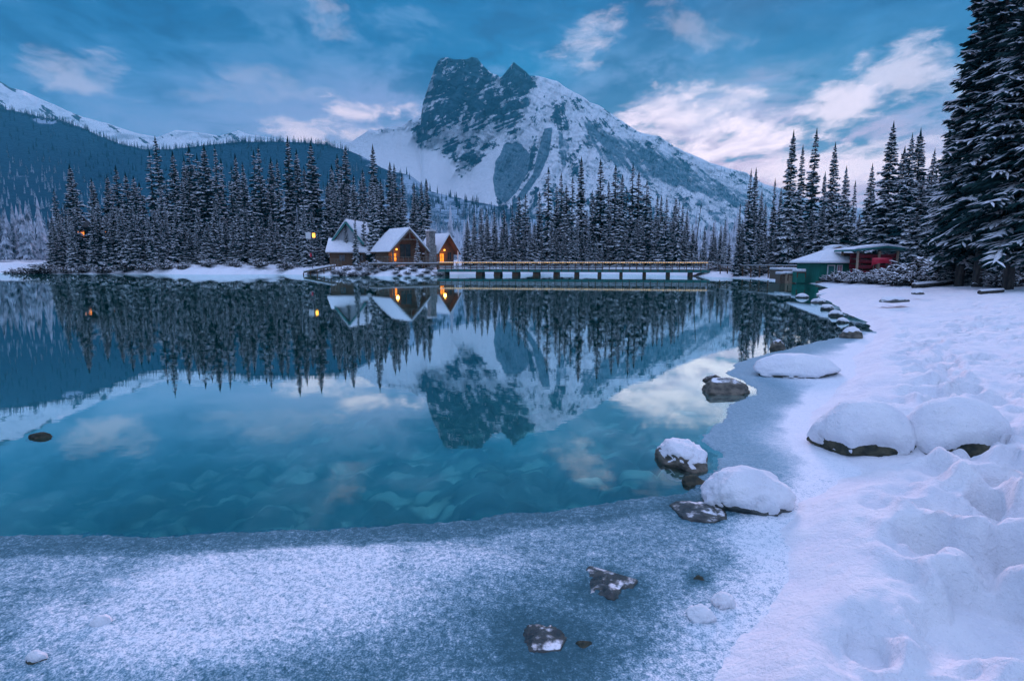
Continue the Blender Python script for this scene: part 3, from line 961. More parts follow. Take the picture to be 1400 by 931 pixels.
make_kind('full', seed=1, R0=2.2, per=8, spacing=.40)
make_kind('full_b', seed=2, R0=2.0, per=8, spacing=.42, droop=.42, gap=.16, nbr=4)
make_kind('slim', seed=3, R0=1.25, per=7, power=.7, droop=.55, snowp=.86, spacing=.36)
make_kind('slim_b', seed=4, R0=1.45, per=7, power=.75, droop=.5, gap=.2, spacing=.38)
make_kind('ragged', seed=5, R0=1.9, per=7, gap=.34, spacing=.46, power=.75, snowp=.75)
make_kind('column', seed=6, R0=1.05, power=.5, per=7, droop=.65, spacing=.36)
make_kind('bare_foot', seed=7, R0=1.9, per=7, clear=.26, gap=.2, power=.7)
make_kind('frosted', seed=8, R0=2.0, per=8, snowp=1.0, droop=.5, spacing=.38)
make_kind('full_c', seed=31, R0=2.3, per=7, gap=.26, spacing=.48, droop=.3, power=.95)
make_kind('ragged_b', seed=32, R0=2.1, per=6, gap=.42, spacing=.42, power=.6, droop=.6)
make_kind('slim_c', seed=33, R0=1.3, per=6, gap=.3, spacing=.44, power=.55, droop=.7, clear=.12)
make_kind('young', seed=9, H=7.0, R0=1.7, spacing=.34, snowp=1.0, clear=.02)
make_kind('big', needle=M_needle_near, seed=21, H=26.0, R0=3.0, spacing=.36, per=9, nbr=9, droop=.50, clear=.10, gap=.14, power=.62, twig=.014, snowp=.66, wk=.32)
make_kind('big_b', needle=M_needle_near, seed=22, H=26.0, R0=2.7, spacing=.38, per=9, nbr=9, droop=.62, clear=.13, gap=.20, power=.60, twig=.014, snowp=.6, wk=.32)
make_kind('mid', seed=23, H=20.0, R0=2.4, spacing=.38, per=8, nbr=6, wk=.6, twig=.03, droop=.42, clear=.05, snowp=.8)
make_kind('mid_b', seed=24, H=20.0, R0=1.8, spacing=.38, per=8, nbr=6, wk=.6, twig=.03, droop=.5, clear=.08, snowp=.75, power=.7)

trng = random.Random(5)


def plant(kind, x, y, z, h, wf=1.0, label='', group=None, lean=0.0, name='spruce_tree', cat='spruce'):
    tm, cm, H = KINDS[kind]
    k = h / H
    t = thing(name, label, cat, (x, y, z), trng.uniform(0, 6.28), group)
    t.scale = (k * wf, k * wf, k)
    if lean:
        t.rotation_euler = (lean * trng.uniform(-1, 1), lean * trng.uniform(-1, 1), t.rotation_euler[2])
    link('trunk', tm, t)
    link('crown', cm, t)
    return t


ORD = ['leftmost', 'second', 'third', 'fourth', 'fifth', 'sixth', 'seventh', 'eighth', 'ninth', 'tenth', 'eleventh', 'twelfth', 'thirteenth', 'fourteenth', 'fifteenth']


def grove(tips, where, group, shapes):
    """tips: (px, py, depth, kind, width); labels count the pointed tops from the left"""
    tips = sorted(tips)
    hs = []
    for px, py, Y, kind, wf in tips:
        d = ray(px, py)
        x, zt = d[0] * Y, CAM_H + d[2] * Y
        z = gz1(x, Y) - 0.15
        hs.append((zt - z) / 1.02)
    order = sorted(hs)
    for i, (px, py, Y, kind, wf) in enumerate(tips):
        d = ray(px, py)
        x = d[0] * Y
        z = gz1(x, Y) - 0.15
        h = hs[i]
        size = 'very tall' if h == order[-1] else 'tall' if h > order[len(order) * 2 // 3] else 'shorter' if h < order[len(order) // 3] else 'middling'
        form = {'s': 'slim', 'c': 'narrow', 'r': 'ragged', 'f': 'broad', 'b': 'leggy', 'm': 'thick', 'y': 'small'}[kind[0]]
        lab = f"{size} {form} spruce, {'leftmost top' if i == 0 else ORD[i] + ' top from left'} {where}"
        plant(kind, x, Y, z, h, wf, lab, group, 0.012)


def L4(tips, Y0, Y1, kinds, wf=(1.1, 1.45)):
    out_ = []
    for i, (px, py) in enumerate(tips):
        out_.append((px, py, trng.uniform(Y0, Y1), trng.choice(kinds), trng.uniform(*wf)))
    return out_


FK = ['full', 'full_b', 'slim', 'slim_b', 'ragged', 'slim_c', 'full_c', 'ragged_b']
G_left = 'spruces along the far left shore'
grove(L4([(73, 260), (96, 226), (126, 244), (144, 239), (156, 227), (172, 237), (184, 241)], 118, 135, ['full', 'full_b', 'ragged', 'bare_foot'], (1.2, 1.6)),
      'round the dark cabin', G_left, None)
grove(L4([(204, 207), (214.5, 188), (236, 207), (250, 216), (259, 200), (268, 211), (278, 198), (294, 201), (303, 218), (314, 227)], 132, 152, FK),
      'in the long clump beside the cabin', G_left, None)
grove(L4([(321, 211), (333, 223), (346, 207), (353.5, 201), (369, 216), (378, 218), (392, 188), (404, 205), (425.5, 195)], 132, 150, FK),
      'in the clump left of the lamp post', G_left, None)
G_lodge = 'spruces round the lodge'
grove(L4([(451, 225.5), (461, 212), (471, 201), (495.6, 233), (510.4, 199), (531, 223), (537.6, 225.6), (549, 237), (565, 250), (571, 265)], 130, 145, ['full', 'full_b', 'slim', 'slim_b'], (1.2, 1.5)),
      'behind the lodge roofs', G_lodge, None)
CK = ['slim', 'slim_b', 'column', 'full_b', 'slim_c', 'ragged', 'ragged_b', 'full_c']
G_bridge = 'spruces behind the bridge'
grove(L4([(648.6, 288.6), (658.6, 283), (665.7, 285.7), (675.7, 290), (688.6, 285.7), (700, 281), (709.4, 268.6), (717.7, 265.7), (737, 263)], 112, 126, CK, (1.15, 1.5)),
      "behind the bridge's left third", G_bridge, None)
grove(L4([(750, 230), (761, 254), (767.7, 237), (775.7, 254), (782, 243), (795, 215.7), (811, 261), (822.9, 218.6), (833, 248.6)], 112, 124, CK, (1.15, 1.55)),
      "behind the bridge's middle", G_bridge, None)
grove(L4([(842, 227), (850, 240), (857, 257), (865.7, 225.7), (872.9, 237), (884, 247), (890, 280), (898.6, 268.6), (903.4, 268.6)], 112, 124, CK, (1.15, 1.55)),
      "behind the bridge's right third", G_bridge, None)
grove(L4([(912, 271), (921, 283), (928.6, 275.7), (933, 281), (939, 288.6), (947, 307), (964, 310), (975.7, 304), (985.7, 308.6), (992, 300), (998, 319)], 104, 116, CK, (1.15, 1.5)),
      "beyond the bridge's right end", G_bridge, None)
G_boat = 'spruces around the boathouse'
grove(L4([(1012.5, 279), (1025.4, 232), (1032.7, 230.6), (1042, 260), (1047, 276)], 82, 92, ['slim', 'slim_b', 'mid_b', 'frosted'], (.9, 1.1)),
      'in the clump left of the boathouse', G_boat, None)
grove([(1060, 245, 84, 'slim_b', .9), (1067.6, 257, 86, 'mid_b', .9), (1084, 180, 78, 'mid_b', 1.0), (1100, 200, 80, 'slim', 1.0), (1116, 177, 82, 'slim_b', 1.15), (1129, 236, 74, 'mid_b', .95), (1143.6, 196, 76, 'mid', 1.05), (1160, 228, 72, 'mid', 1.1), (1169, 248, 78, 'slim_b', .95)],
      'behind the green boathouse', G_boat, None)
grove([(1195, 225, 66, 'mid', 1.1), (1221, 168, 62, 'mid', 1.25), (1236, 202, 64, 'mid_b', 1.4), (1245, 184, 60, 'mid', 1.1), (1262, 177, 61, 'mid_b', 1.35), (1276, 205, 60, 'mid', 1.1)],
      'behind the canoe shed', G_boat, None)
# big dark spruces at the edge of the near bank
G_big = 'great dark spruces on the near bank'
for bx, tx, ty, Y, kind, wf, lab in (
        (1283, 1289, 142, 45, 'big', .95, 'dark spruce whose pointed top shows left of the giant spruces'),
        (1311, 1352, -90, 36, 'big', 1.0, 'giant dark spruce with bare lower trunk, leftmost cut by the frame'),
        (1336, 1384, -150, 34, 'big_b', 1.0, 'giant dark spruce with bare trunk, just right of the leftmost giant'),
        (1378, 1425, -160, 31, 'big', 1.05, 'giant dark spruce at the right frame edge with boughs reaching low'),
        (1352, 1391, -20, 41, 'big_b', .9, 'dark spruce standing back between the giant near-bank spruces'),
        (1430, 1485, -160, 29, 'big_b', 1.1, 'giant dark spruce mostly outside the right frame edge')):
    d = ray(bx, 388)
    x = d[0] * Y
    z = gz1(x, Y) - 0.1
    zt = CAM_H + ray(tx, ty)[2] * Y
    plant(kind, x, Y, z, (zt - z) / 1.03, wf, lab, G_big, 0.0, 'giant_spruce')


# lower trees that fill the groves
def fill(n, pxa, pxb, Ya, Yb, tip, kinds, label, group, wf=(1.15, 1.6)):
    for i in range(n):
        px = pxa + (pxb - pxa) * (i + trng.uniform(.1, .9)) / n
        Y = trng.uniform(Ya, Yb)
        base_py = 365
        d = ray(px, base_py)
        x = d[0] * Y
        z = gz1(x, Y) - 0.15
        if z < 0.05 or 117 < px < 127 and Y < 114:
            continue
        top = tip(px) + trng.uniform(-12, 26)
        h = max(3.5, CAM_H + ray(px, top)[2] * Y - z)
        plant(trng.choice(kinds), x, Y, z, h, trng.uniform(*wf) * (1.25 if h < 9 else 1), label, group, 0.02)


fill(22, 72, 198, 105.5, 122, lambda p: 285, ['full', 'full_b', 'frosted', 'ragged', 'bare_foot'], 'lower snowy spruce crowded round the dark cabin', G_left)
fill(18, 195, 440, 125, 150, lambda p: 238, FK, 'snowy spruce hidden among taller tops in the far left grove', G_left)
fill(28, 195, 440, 106.5, 116, lambda p: 290, ['full', 'full_b', 'frosted', 'frosted', 'ragged'], 'lower snow-loaded spruce at the front of the far left grove', G_left)
fill(13, 445, 590, 112, 124, lambda p: 258, ['full', 'full_b', 'slim'], 'lower snowy spruce half hidden behind the lodge', G_lodge)
fill(22, 640, 945, 116, 132, lambda p: 285, CK, 'lower slim spruce deep in the grove behind the bridge', G_bridge)
fill(34, 636, 950, 106, 114, lambda p: 305, ['frosted', 'slim', 'slim_b', 'column', 'frosted', 'full_b'], 'lower snow-loaded spruce at the foot of the grove behind the bridge', G_bridge)
fill(12, 945, 1010, 100, 120, lambda p: 325, ['frosted', 'slim', 'slim_b'], "small snowy spruce beyond the bridge's right end", G_bridge)
fill(16, 1005, 1085, 76, 92, lambda p: 300, ['frosted', 'slim_b', 'mid_b'], 'lower snowy spruce left of the boathouse', G_boat)
fill(10, 1085, 1180, 70, 84, lambda p: 285, ['mid', 'mid_b', 'frosted'], 'lower snowy spruce close behind the boathouse', G_boat)
fill(12, 1180, 1300, 61, 72, lambda p: 270, ['mid', 'mid_b', 'frosted'], 'lower snowy spruce behind the canoe shed', G_boat)
fill(6, 1246, 1306, 46, 56, lambda p: 225, ['mid', 'mid_b', 'frosted'], 'snowy spruce standing just left of the giant spruces', G_boat, (1.1, 1.4))
fill(5, 1290, 1400, 36, 46, lambda p: 300, ['mid', 'big_b'], 'snowy lower spruce in the shade of the giant spruces', G_big)
fill(7, 452, 500, 121, 128, lambda p: 235, ['full_b', 'full_c', 'slim'], 'snowy spruce crowding behind the pale gabled house', G_lodge)
for px, Y, tp, kd in ((108, 108.5, 282, 'full_b'), (113, 110, 268, 'ragged'), (132, 108, 290, 'full'), (141, 109, 275, 'full_c'), (150, 107.5, 292, 'full_b'), (160, 109, 280, 'full'), (103, 107, 300, 'frosted'), (168, 108, 290, 'frosted')):
    x = ray(px, 365)[0] * Y
    z = gz1(x, Y) - .1
    plant(kd, x, Y, z, CAM_H + ray(px, tp)[2] * Y - z, 1.35, 'lower snowy spruce crowded round the dark cabin', G_left)
# one tree standing before the lodge's left roof
pl = at(517, 360, 99)
plant('full', at(512, 360, 103).x, 103, gz1(at(512, 360, 103).x, 103) - .1, 15.5, .85, 'lone dark spruce standing in front of the left lodge roof', G_lodge)
plant('full_c', at(499, 360, 104.0).x, 104.0, gz1(at(499, 360, 104.0).x, 104.0) - .1, 10.5, .8, 'snowy spruce between the pale gabled house and the lone dark spruce', G_lodge)
plant('ragged', at(474, 360, 104.5).x, 104.5, gz1(at(474, 360, 104.5).x, 104.5) - .1, 8.0, .9, 'ragged snowy spruce in front of the left wall of the pale house', G_lodge)
plant('slim_b', at(487, 360, 101).x, 101, gz1(at(487, 360, 101).x, 101) - .1, 9.0, 1.0, 'thin frosted spruce before the pale gabled building', G_lodge)
plant('young', at(571, 360, 98.5).x, 98.5, gz1(at(571, 360, 98.5).x, 98.5) - .1, 4.6, .8, 'small frosted spruce in front of the stone chimney', G_lodge)

# ------------------------------------------------------------------ the far forest: thousands of small frosted trees
def far_forest():
    rg = np.random.RandomState(4)
    P, Fc, Mi = [], [], []
    spots = []
    # on the dark hill
    cols, PY, D = DEPTHS['forest_hill']
    for i in range(5200):
        c = rg.randint(len(cols))
        if not (-60 < cols[c] < 1290):
            continue
        t = rg.rand() ** 0.9
        r = int(t * (PY.shape[0] - 1))
        if cols[c] < 470 and rg.rand() < 0.35: r = rg.randint(0, 4)
        py, dd = PY[r, c], D[r, c]
        spots.append((cols[c], py, dd, rg.uniform(10, 20), 0.05 + 0.5 * float(sstep(40, 90, py - interp(HILL, cols[c])) if cols[c] < 480 else sstep(4, 40, py - interp(HILL, cols[c])))))
    cols, PY, D = DEPTHS['mountain']
    for i in range(2600):
        c = rg.randint(len(cols)); r = rg.randint(PY.shape[0])
        px, py, dd = cols[c], PY[r, c], D[r, c]
        if px > 840 and py > 232 or (px > 690 and py > 268):
            spots.append((px, py, dd, rg.uniform(9, 17), 0.75))
    # the flats beyond the groves
    for i in range(1900):
        px = rg.uniform(-20, 1290); dd = rg.uniform(140, 420) if px < 1000 else rg.uniform(110, 300)
        spots.append((px, None, dd, rg.uniform(7, 14), 0.8))
    # the near wood at the far left
    for i in range(330):
        px = rg.uniform(-40, 75); dd = rg.uniform(135, 420)
        spots.append((px, None, dd, rg.uniform(9, 15), 0.6))
    V, FF, MM = [], [], []
    base = 0
    for px, py, dd, h, fr_ in spots:
        if py is None:
            x = ray(px, 360)[0] * dd; z = None
        else:
            d = ray(px, py); x = d[0] * dd; z = CAM_H + d[2] * dd - 1.5
        V.append((x, dd, z, h, fr_))
    xs = np.array([v[0] for v in V]); ys = np.array([v[1] for v in V])
    g = gz(xs, ys, False)
    verts, faces, frost = [], [], []
    for (x, y, z, h, fr_), gg in zip(V, g):
        z = gg - .2 if z is None else z
        if z < 0.2: continue
        near = y < 450
        tiers = 7 if near else 4
        nn = 7 if near else 6
        Rr = h * rg.uniform(.10, .17)
        for k in range(tiers):
            t0 = k / tiers
            zb = z + h * (0.06 + 0.9 * t0); zt = zb + h * (0.9 / tiers) * 1.75
            rr = Rr * (1 - t0) ** .85 * rg.uniform(.75, 1.2)
            a0 = rg.uniform(0, 6.28)
            b0 = len(verts)
            verts.append((x, y, zt))
            for i in range(2 * nn):
                a = a0 + math.pi * i / nn
                q_ = rr * (1.0 if i % 2 else 0.45) * rg.uniform(.8, 1.2)
                verts.append((x + q_ * math.cos(a), y + q_ * math.sin(a), zb + (0 if i % 2 else h * .05) + rg.uniform(-.02, .02) * h))
            for i in range(2 * nn):
                faces.append((b0, b0 + 1 + i, b0 + 1 + (i + 1) % (2 * nn)))
        frost += [fr_ + rg.uniform(-.15, .15)] * (len(verts) - len(frost))
    return np.array(verts), np.array(faces), np.array(frost)


def frosted_forest():
    m, b, out = material('frosted_forest')
    co = b.n('ShaderNodeNewGeometry').outputs['Position']
    n = b.noise(co, 0.55, 4, 0.7)
    n2 = b.noise(co, 0.02, 3, 0.5)
    fr = b.n('ShaderNodeAttribute', attribute_name='frost').outputs['Fac']
    k = b.math('ADD', b.math('MULTIPLY', n, 0.8), b.math('MULTIPLY', fr, 0.36))
    principled(b, out, b.mix(b.rng(k, 0.46, 0.74), (0.012, 0.055, 0.075), (0.58, 0.64, 0.72)), 0.9, None, spec=0.1)
    return m


fv, ff, ffr = far_forest()
tag(link('far_forest', np_mesh('far_forest', fv, ff, frosted_forest(), None, False, {'frost': ffr})), kind='stuff')
# ------------------------------------------------------------------ buildings
def gable_roof(parent, W, L, eave, apex, over=0.5, th=0.16, y0=None, snow_t=0.32, sides=(-1, 1)):
    """roof of a gabled house, ridge along local y from y0 to y0+L, gable towards -y; snow rests on each slope"""
    y0 = -L / 2 if y0 is None else y0
    k = (apex - eave) / (W / 2)
    r = MB()
    for s in sides:
        xe = s * (W / 2 + over); ze = eave - k * over
        pts = [(0.0, y0 - over, apex), (xe, y0 - over, ze), (xe, y0 - over, ze + th), (0.0, y0 - over, apex + th)]
        r.prism(pts, (0, L + 2 * over, 0))
    ro = r.build('roof', M_wood, parent)
    sn = MB()
    for s in sides:
        n = 14
        xe = s * (W / 2 + over + .03); ze = eave - k * (over + .03)
        a = Vector((s * .004, 0, apex + th + .01)); c = Vector((xe, 0, ze + th + .01))
        prof = []
        for i in range(n + 1):
            t = i / n
            p = a.lerp(c, t)
            bulge = snow_t * min(1, (1 - t) * 6 + 0.12) ** .5 * (0.9 + 0.2 * math.sin(5 * t + L))
            prof.append((p.x, y0 - over - .03, p.z + bulge))
        poly = [(a.x, y0 - over - .03, a.z)] + prof + [(c.x, y0 - over - .03, c.z)]
        sn.prism(poly, (0, L + 2 * over + .06, 0))
    sn.build('roof_snow', M_snow, ro, bevel=0.0)
    return ro


def window(parent, x, y, z0, w_, h_, mat=None, frame=M_wood, nx=-1):
    """window on a wall facing -y at plane y"""
    f = MB()
    t = .08
    f.box(x - w_ / 2 - t, x + w_ / 2 + t, y - .07, y - .003, z0 - t, z0); f.box(x - w_ / 2 - t, x + w_ / 2 + t, y - .07, y - .003, z0 + h_, z0 + h_ + t)
    f.box(x - w_ / 2 - t, x - w_ / 2, y - .07, y - .003, z0, z0 + h_); f.box(x + w_ / 2, x + w_ / 2 + t, y - .07, y - .003, z0, z0 + h_)
    f.box(x - .025, x + .025, y - .06, y - .003, z0, z0 + h_)
    fo = f.build('window', frame, parent)
    p = MB().box(x - w_ / 2, x - .027, y - .03, y - .004, z0 + .002, z0 + h_ - .002).box(x + .027, x + w_ / 2, y - .03, y - .004, z0 + .002, z0 + h_ - .002)
    p.build('pane', mat or M_pane, fo)
    return fo


LY = 101.0
base = gz1(at(566, 357, LY).x, LY)
lx = at(560, 340, LY).x - 1.65
ZL = 2.0                                     # terrace level of the lodge
lodge = thing('timber_lodge', 'timber lodge with two snowy gables, stone chimney and lit orange porches on the far shore', 'lodge', (lx, LY, ZL), R(40))
# main house, gable towards us
W, L, EV, AP = 6.4, 5.6, 2.2, 5.35
w1 = MB()
w1.prism([(-W / 2, -L / 2 + .9, -2.4), (W / 2, -L / 2 + .9, -2.4), (W / 2, -L / 2 + .9, EV), (0, -L / 2 + .9, AP - .05), (-W / 2, -L / 2 + .9, EV)], (0, L - .9, 0))
w1.build('wall', M_wood, lodge)
gable_roof(lodge, W, L, EV, AP, .6, .18, None, .38)
window(lodge, -0.1, -L / 2 + .9, 0.75, 2.1, 2.3)
window(lodge, -2.25, -L / 2 + .9, 0.25, .85, 1.25, M_glow)
window(lodge, 2.2, -L / 2 + .9, 0.35, .9, 1.4, M_pane)
br = MB()
for s in (-1, 1):
    br.bar((s * (W / 2 + .45), -L / 2 - .57, EV - .42), (0, -L / 2 - .57, AP - .06), .14, .22)
br.bar((-1.45, -L / 2 - .55, 3.8), (1.45, -L / 2 - .55, 3.8), .14, .18)
br.bar((0, -L / 2 - .55, 3.9), (0, -L / 2 - .55, 5.1), .14, .14)
br.build('gable_truss', M_plank, lodge)
for x in (-3.1, 3.1):
    MB().box(x - .13, x + .13, -L / 2 - .5, -L / 2 - .24, -2.4, EV - .2).build('porch_post', M_plank, lodge)
# chimney
ch = MB()
ch.box(3.95, 5.45, -3.0, -1.7, -2.4, 3.0).box(4.1, 5.3, -2.9, -1.8, 3.0, 5.1).box(4.0, 5.4, -3.0, -1.7, 5.1, 5.35)
cho = ch.build('chimney', M_stone, lodge, bevel=.05)
MB().box(4.02, 5.38, -2.98, -1.72, 5.355, 5.55).build('chimney_snow', M_snow, cho, bevel=.08)
# side wing, second gable
wing = MB()
wx, wy, W2, L2, EV2, AP2 = 8.0, .3, 3.6, 5.8, 2.2, 4.7
wing.prism([(wx - W2 / 2, wy - L2 / 2 + .8, -2.4), (wx + W2 / 2, wy - L2 / 2 + .8, -2.4), (wx + W2 / 2, wy - L2 / 2 + .8, EV2), (wx, wy - L2 / 2 + .8, AP2 - .05), (wx - W2 / 2, wy - L2 / 2 + .8, EV2)], (0, L2 - .8, 0))
wing.build('wall', M_wood, lodge)
ro2 = gable_roof(lodge, W2, L2, EV2, AP2, .6, .16, -L2 / 2, .34)
ro2.location = (wx, wy, 0)
window(lodge, wx - .75, wy - L2 / 2 + .8, 0.15, .8, 1.4, M_glow)
window(lodge, wx + .85, wy - L2 / 2 + .8, 0.5, .8, 1.3, M_pane)
MB().box(wx + 1.9, wx + 2.1, wy - L2 / 2 - .4, wy - L2 / 2 - .2, -2.4, EV2 - .1).build('porch_post', M_white, lodge)
MB().box(wx - 2.1, wx - 1.9, wy - L2 / 2 - .4, wy - L2 / 2 - .2, -2.4, EV2 - .1).build('porch_post', M_plank, lodge)
# terrace with rail
de = MB().box(-7.5, 4.0, -6.0, -3.2, -.35, -.1)
deo = de.build('terrace', M_plank, lodge)
MB().box(-7.45, 3.95, -5.95, -3.25, -.095, .02).build('terrace_snow', M_snow, deo)
ra = MB()
for i in range(13):
    x = -7.4 + i * .94
    ra.box(x - .05, x + .05, -5.92, -5.82, -.1, .85)
ra.box(-7.45, 3.95, -5.93, -5.81, .85, .95).box(-7.45, 3.95, -5.91, -5.83, .35, .42)
ra.build('railing', M_plank, lodge)
for i in range(5):
    MB().box(-7.3 + i * 2.75, -7.05 + i * 2.75, -5.9, -5.65, -2.6, -.352).build('terrace_post', M_wood, lodge)

for qx, qy, e in ((-2.25, -L / 2 - .1, 60.0), (wx - .75, wy - L2 / 2 - .1, 60.0)):
    lt = bpy.data.lights.new('porch_light', 'POINT')
    lt.energy = e; lt.color = (1.0, .36, .07); lt.shadow_soft_size = .25
    lo = link('porch_light', lt, lodge)
    lo.location = (qx, qy, 1.75)
    MB().box(qx - .12, qx + .12, qy - .12, qy + .12, 2.02, 2.3).build('porch_lamp', M_lampglow, lodge, bevel=.04)

# long low house between the lodge and the pale building
def low_house():
    Y = 104.5
    a = at(497, 346, Y)
    t = thing('low_house', 'long low dark house under thick roof snow left of the main lodge gable', 'house', (a.x, Y, 2.2), R(8))
    MB().box(-5.6, 6.0, -1.5, 2.5, -1.5, 1.55).build('wall', M_wood, t)
    r = MB(); sn = MB()
    r.prism([(-6.1, -2.3, 1.35), (-6.1, 1.8, 3.6), (-6.1, 1.8, 3.75), (-6.1, -2.3, 1.5)], (12.6, 0, 0))
    r.prism([(-6.1, 1.804, 3.6), (-6.1, 4.0, 2.2), (-6.1, 4.0, 2.35), (-6.1, 1.804, 3.75)], (12.6, 0, 0))
    ro = r.build('roof', M_wood, t)
    sn.prism([(-6.12, -2.32, 1.51), (-6.12, 1.82, 3.76), (-6.12, 1.6, 4.1), (-6.12, -2.0, 2.0), (-6.12, -2.34, 1.75)], (12.64, 0, 0))
    sn.build('roof_snow', M_snow, ro)
    for x, mm in ((-3.5, M_pane), (-.4, M_pane), (3.9, M_glow), (1.8, M_pane)):
        window(t, x, -1.5, .1, .9, 1.0, mm)
    return t


low_house()


def pale_house():
    Y = 108.0
    a = at(489, 345, Y)
    t = thing('gabled_house', 'pale grey gabled house with teal roof edge, half hidden by spruces left of the lodge', 'house', (a.x, Y, 2.3), R(-12))
    W, L, EV, AP = 5.4, 7.0, 3.4, 6.6
    MB().prism([(-W / 2, -L / 2, -1.5), (W / 2, -L / 2, -1.5), (W / 2, -L / 2, EV), (0, -L / 2, AP - .05), (-W / 2, -L / 2, EV)], (0, L, 0)).build('wall', M_grey, t)
    gable_roof(t, W, L, EV, AP, .6, .18, None, .42)
    f = MB()
    for s in (-1, 1):
        f.bar((s * (W / 2 + .6), -L / 2 - .66, EV - .58), (0, -L / 2 - .66, AP + .08), .1, .34)
    f.build('roof_edge', M_teal, t)
    window(t, -1.1, -L / 2, 1.2, .9, 1.2)
    window(t, 1.1, -L / 2, 1.2, .9, 1.2)


pale_house()


def dark_cabin():
    Y = 114.0
    a = at(140, 325, Y)
    z = gz1(a.x, Y)
    zc = at(140, 326, Y).z
    t = thing('cabin', 'dark cabin on stilts with one lit orange window, hidden in far left spruces', 'cabin', (a.x, Y, zc), R(4))
    W = 6.5
    MB().box(-W / 2, W / 2, -2.4, 2.4, -.4, 2.0).build('wall', M_cabin, t)
    r = MB()
    r.prism([(-W / 2 - .5, -3.1, 1.75), (-W / 2 - .5, 0, 3.1), (-W / 2 - .5, 3.1, 1.75), (-W / 2 - .5, 3.1, 1.95), (-W / 2 - .5, 0, 3.3), (-W / 2 - .5, -3.1, 1.95)], (W + 1, 0, 0))
    ro = r.build('roof', M_cabin, t)
    window(t, -2.35, -2.4, .25, 1.2, 1.15, M_glow)
    window(t, 0.3, -2.4, .35, .9, .9)
    window(t, 2.3, -2.4, .55, .5, .6, M_glow)
    for x in (-3, 0, 3):
        MB().box(x - .15, x + .15, -2.3, -2.0, z - zc - .5, -.402).build('stilt', M_cabin, t)
        MB().box(x - .15, x + .15, 2.0, 2.3, z - zc - .5, -.402).build('stilt', M_cabin, t)


dark_cabin()

# snowy jetty left of the lodge
def jetty():
    p0, p1 = at(417, 371.5, 96.5), at(456, 363.0, 96.5)
    t = thing('jetty', 'snow-covered sloping timber jetty on posts left of the lodge', 'jetty', (p0.x, 96.5, 0))
    L = p1.x - p0.x
    ztop = p0.z
    d = MB().bar((0, 0, ztop - .12), (L, .6, p1.z - .12), 2.4, .16)
    do = d.build('deck', M_plank, t)
    MB().bar((-.05, 0, ztop + .08), (L, .6, p1.z + .08), 2.5, .22).build('deck_snow', M_snow, do, bevel=.07)
    for i in range(5):
        x = .1 + (L - .3) * i / 4
        for y in (-1.0, 1.0):
            MB().tube((x, y, -1.2), (x, y, ztop - .2 + (p1.z - ztop) * i / 4), .09, .09, 8).build('post', M_wood, t)
    ra = MB()
    for i in range(4):
        x = L - .2 + i * .55
        ra.box(x - .04, x + .04, -.7, -.62, p1.z - .6, p1.z + 1.0)
    ra.box(L - .3, L + 1.6, -.72, -.6, p1.z + .95, p1.z + 1.05).box(L - .3, L + 1.6, -.70, -.62, p1.z + .45, p1.z + .52)
    ra.build('railing', M_plank, t)


jetty()


def lamp_post():
    Y = 100.0
    b0 = at(427.5, 366, Y); top = at(427.5, 317, Y)
    z = gz1(b0.x, Y)
    t = thing('lamp_post', 'slim dark lamp post with amber lantern, white banner and red box left of the lodge', 'lamp post', (b0.x, Y, z))
    h = top.z - z
    MB().tube((0, 0, -.3), (0, 0, h), .07, .055, 8).build('post', M_metal, t)
    MB().bar((0, 0, h - .15), (.45, 0, h - .05), .05, .05).build('arm', M_metal, t)
    la = MB().box(.22, .62, -.16, .16, h - .95, h - .25).build('lantern', M_lampglow, t, bevel=.04)
    MB().prism([(.16, -.22, h - .245), (.68, -.22, h - .245), (.42, -.22, h)], (0, .44, 0)).build('lantern_cap', M_metal, la)
    MB().box(-.95, -.08, -.03, .03, h - 1.15, h - .1).build('banner', M_white, t)
    MB().box(-.35, -.075, -.16, .16, h - 4.2, h - 3.55).build('box', M_red, t, bevel=.03)


lamp_post()

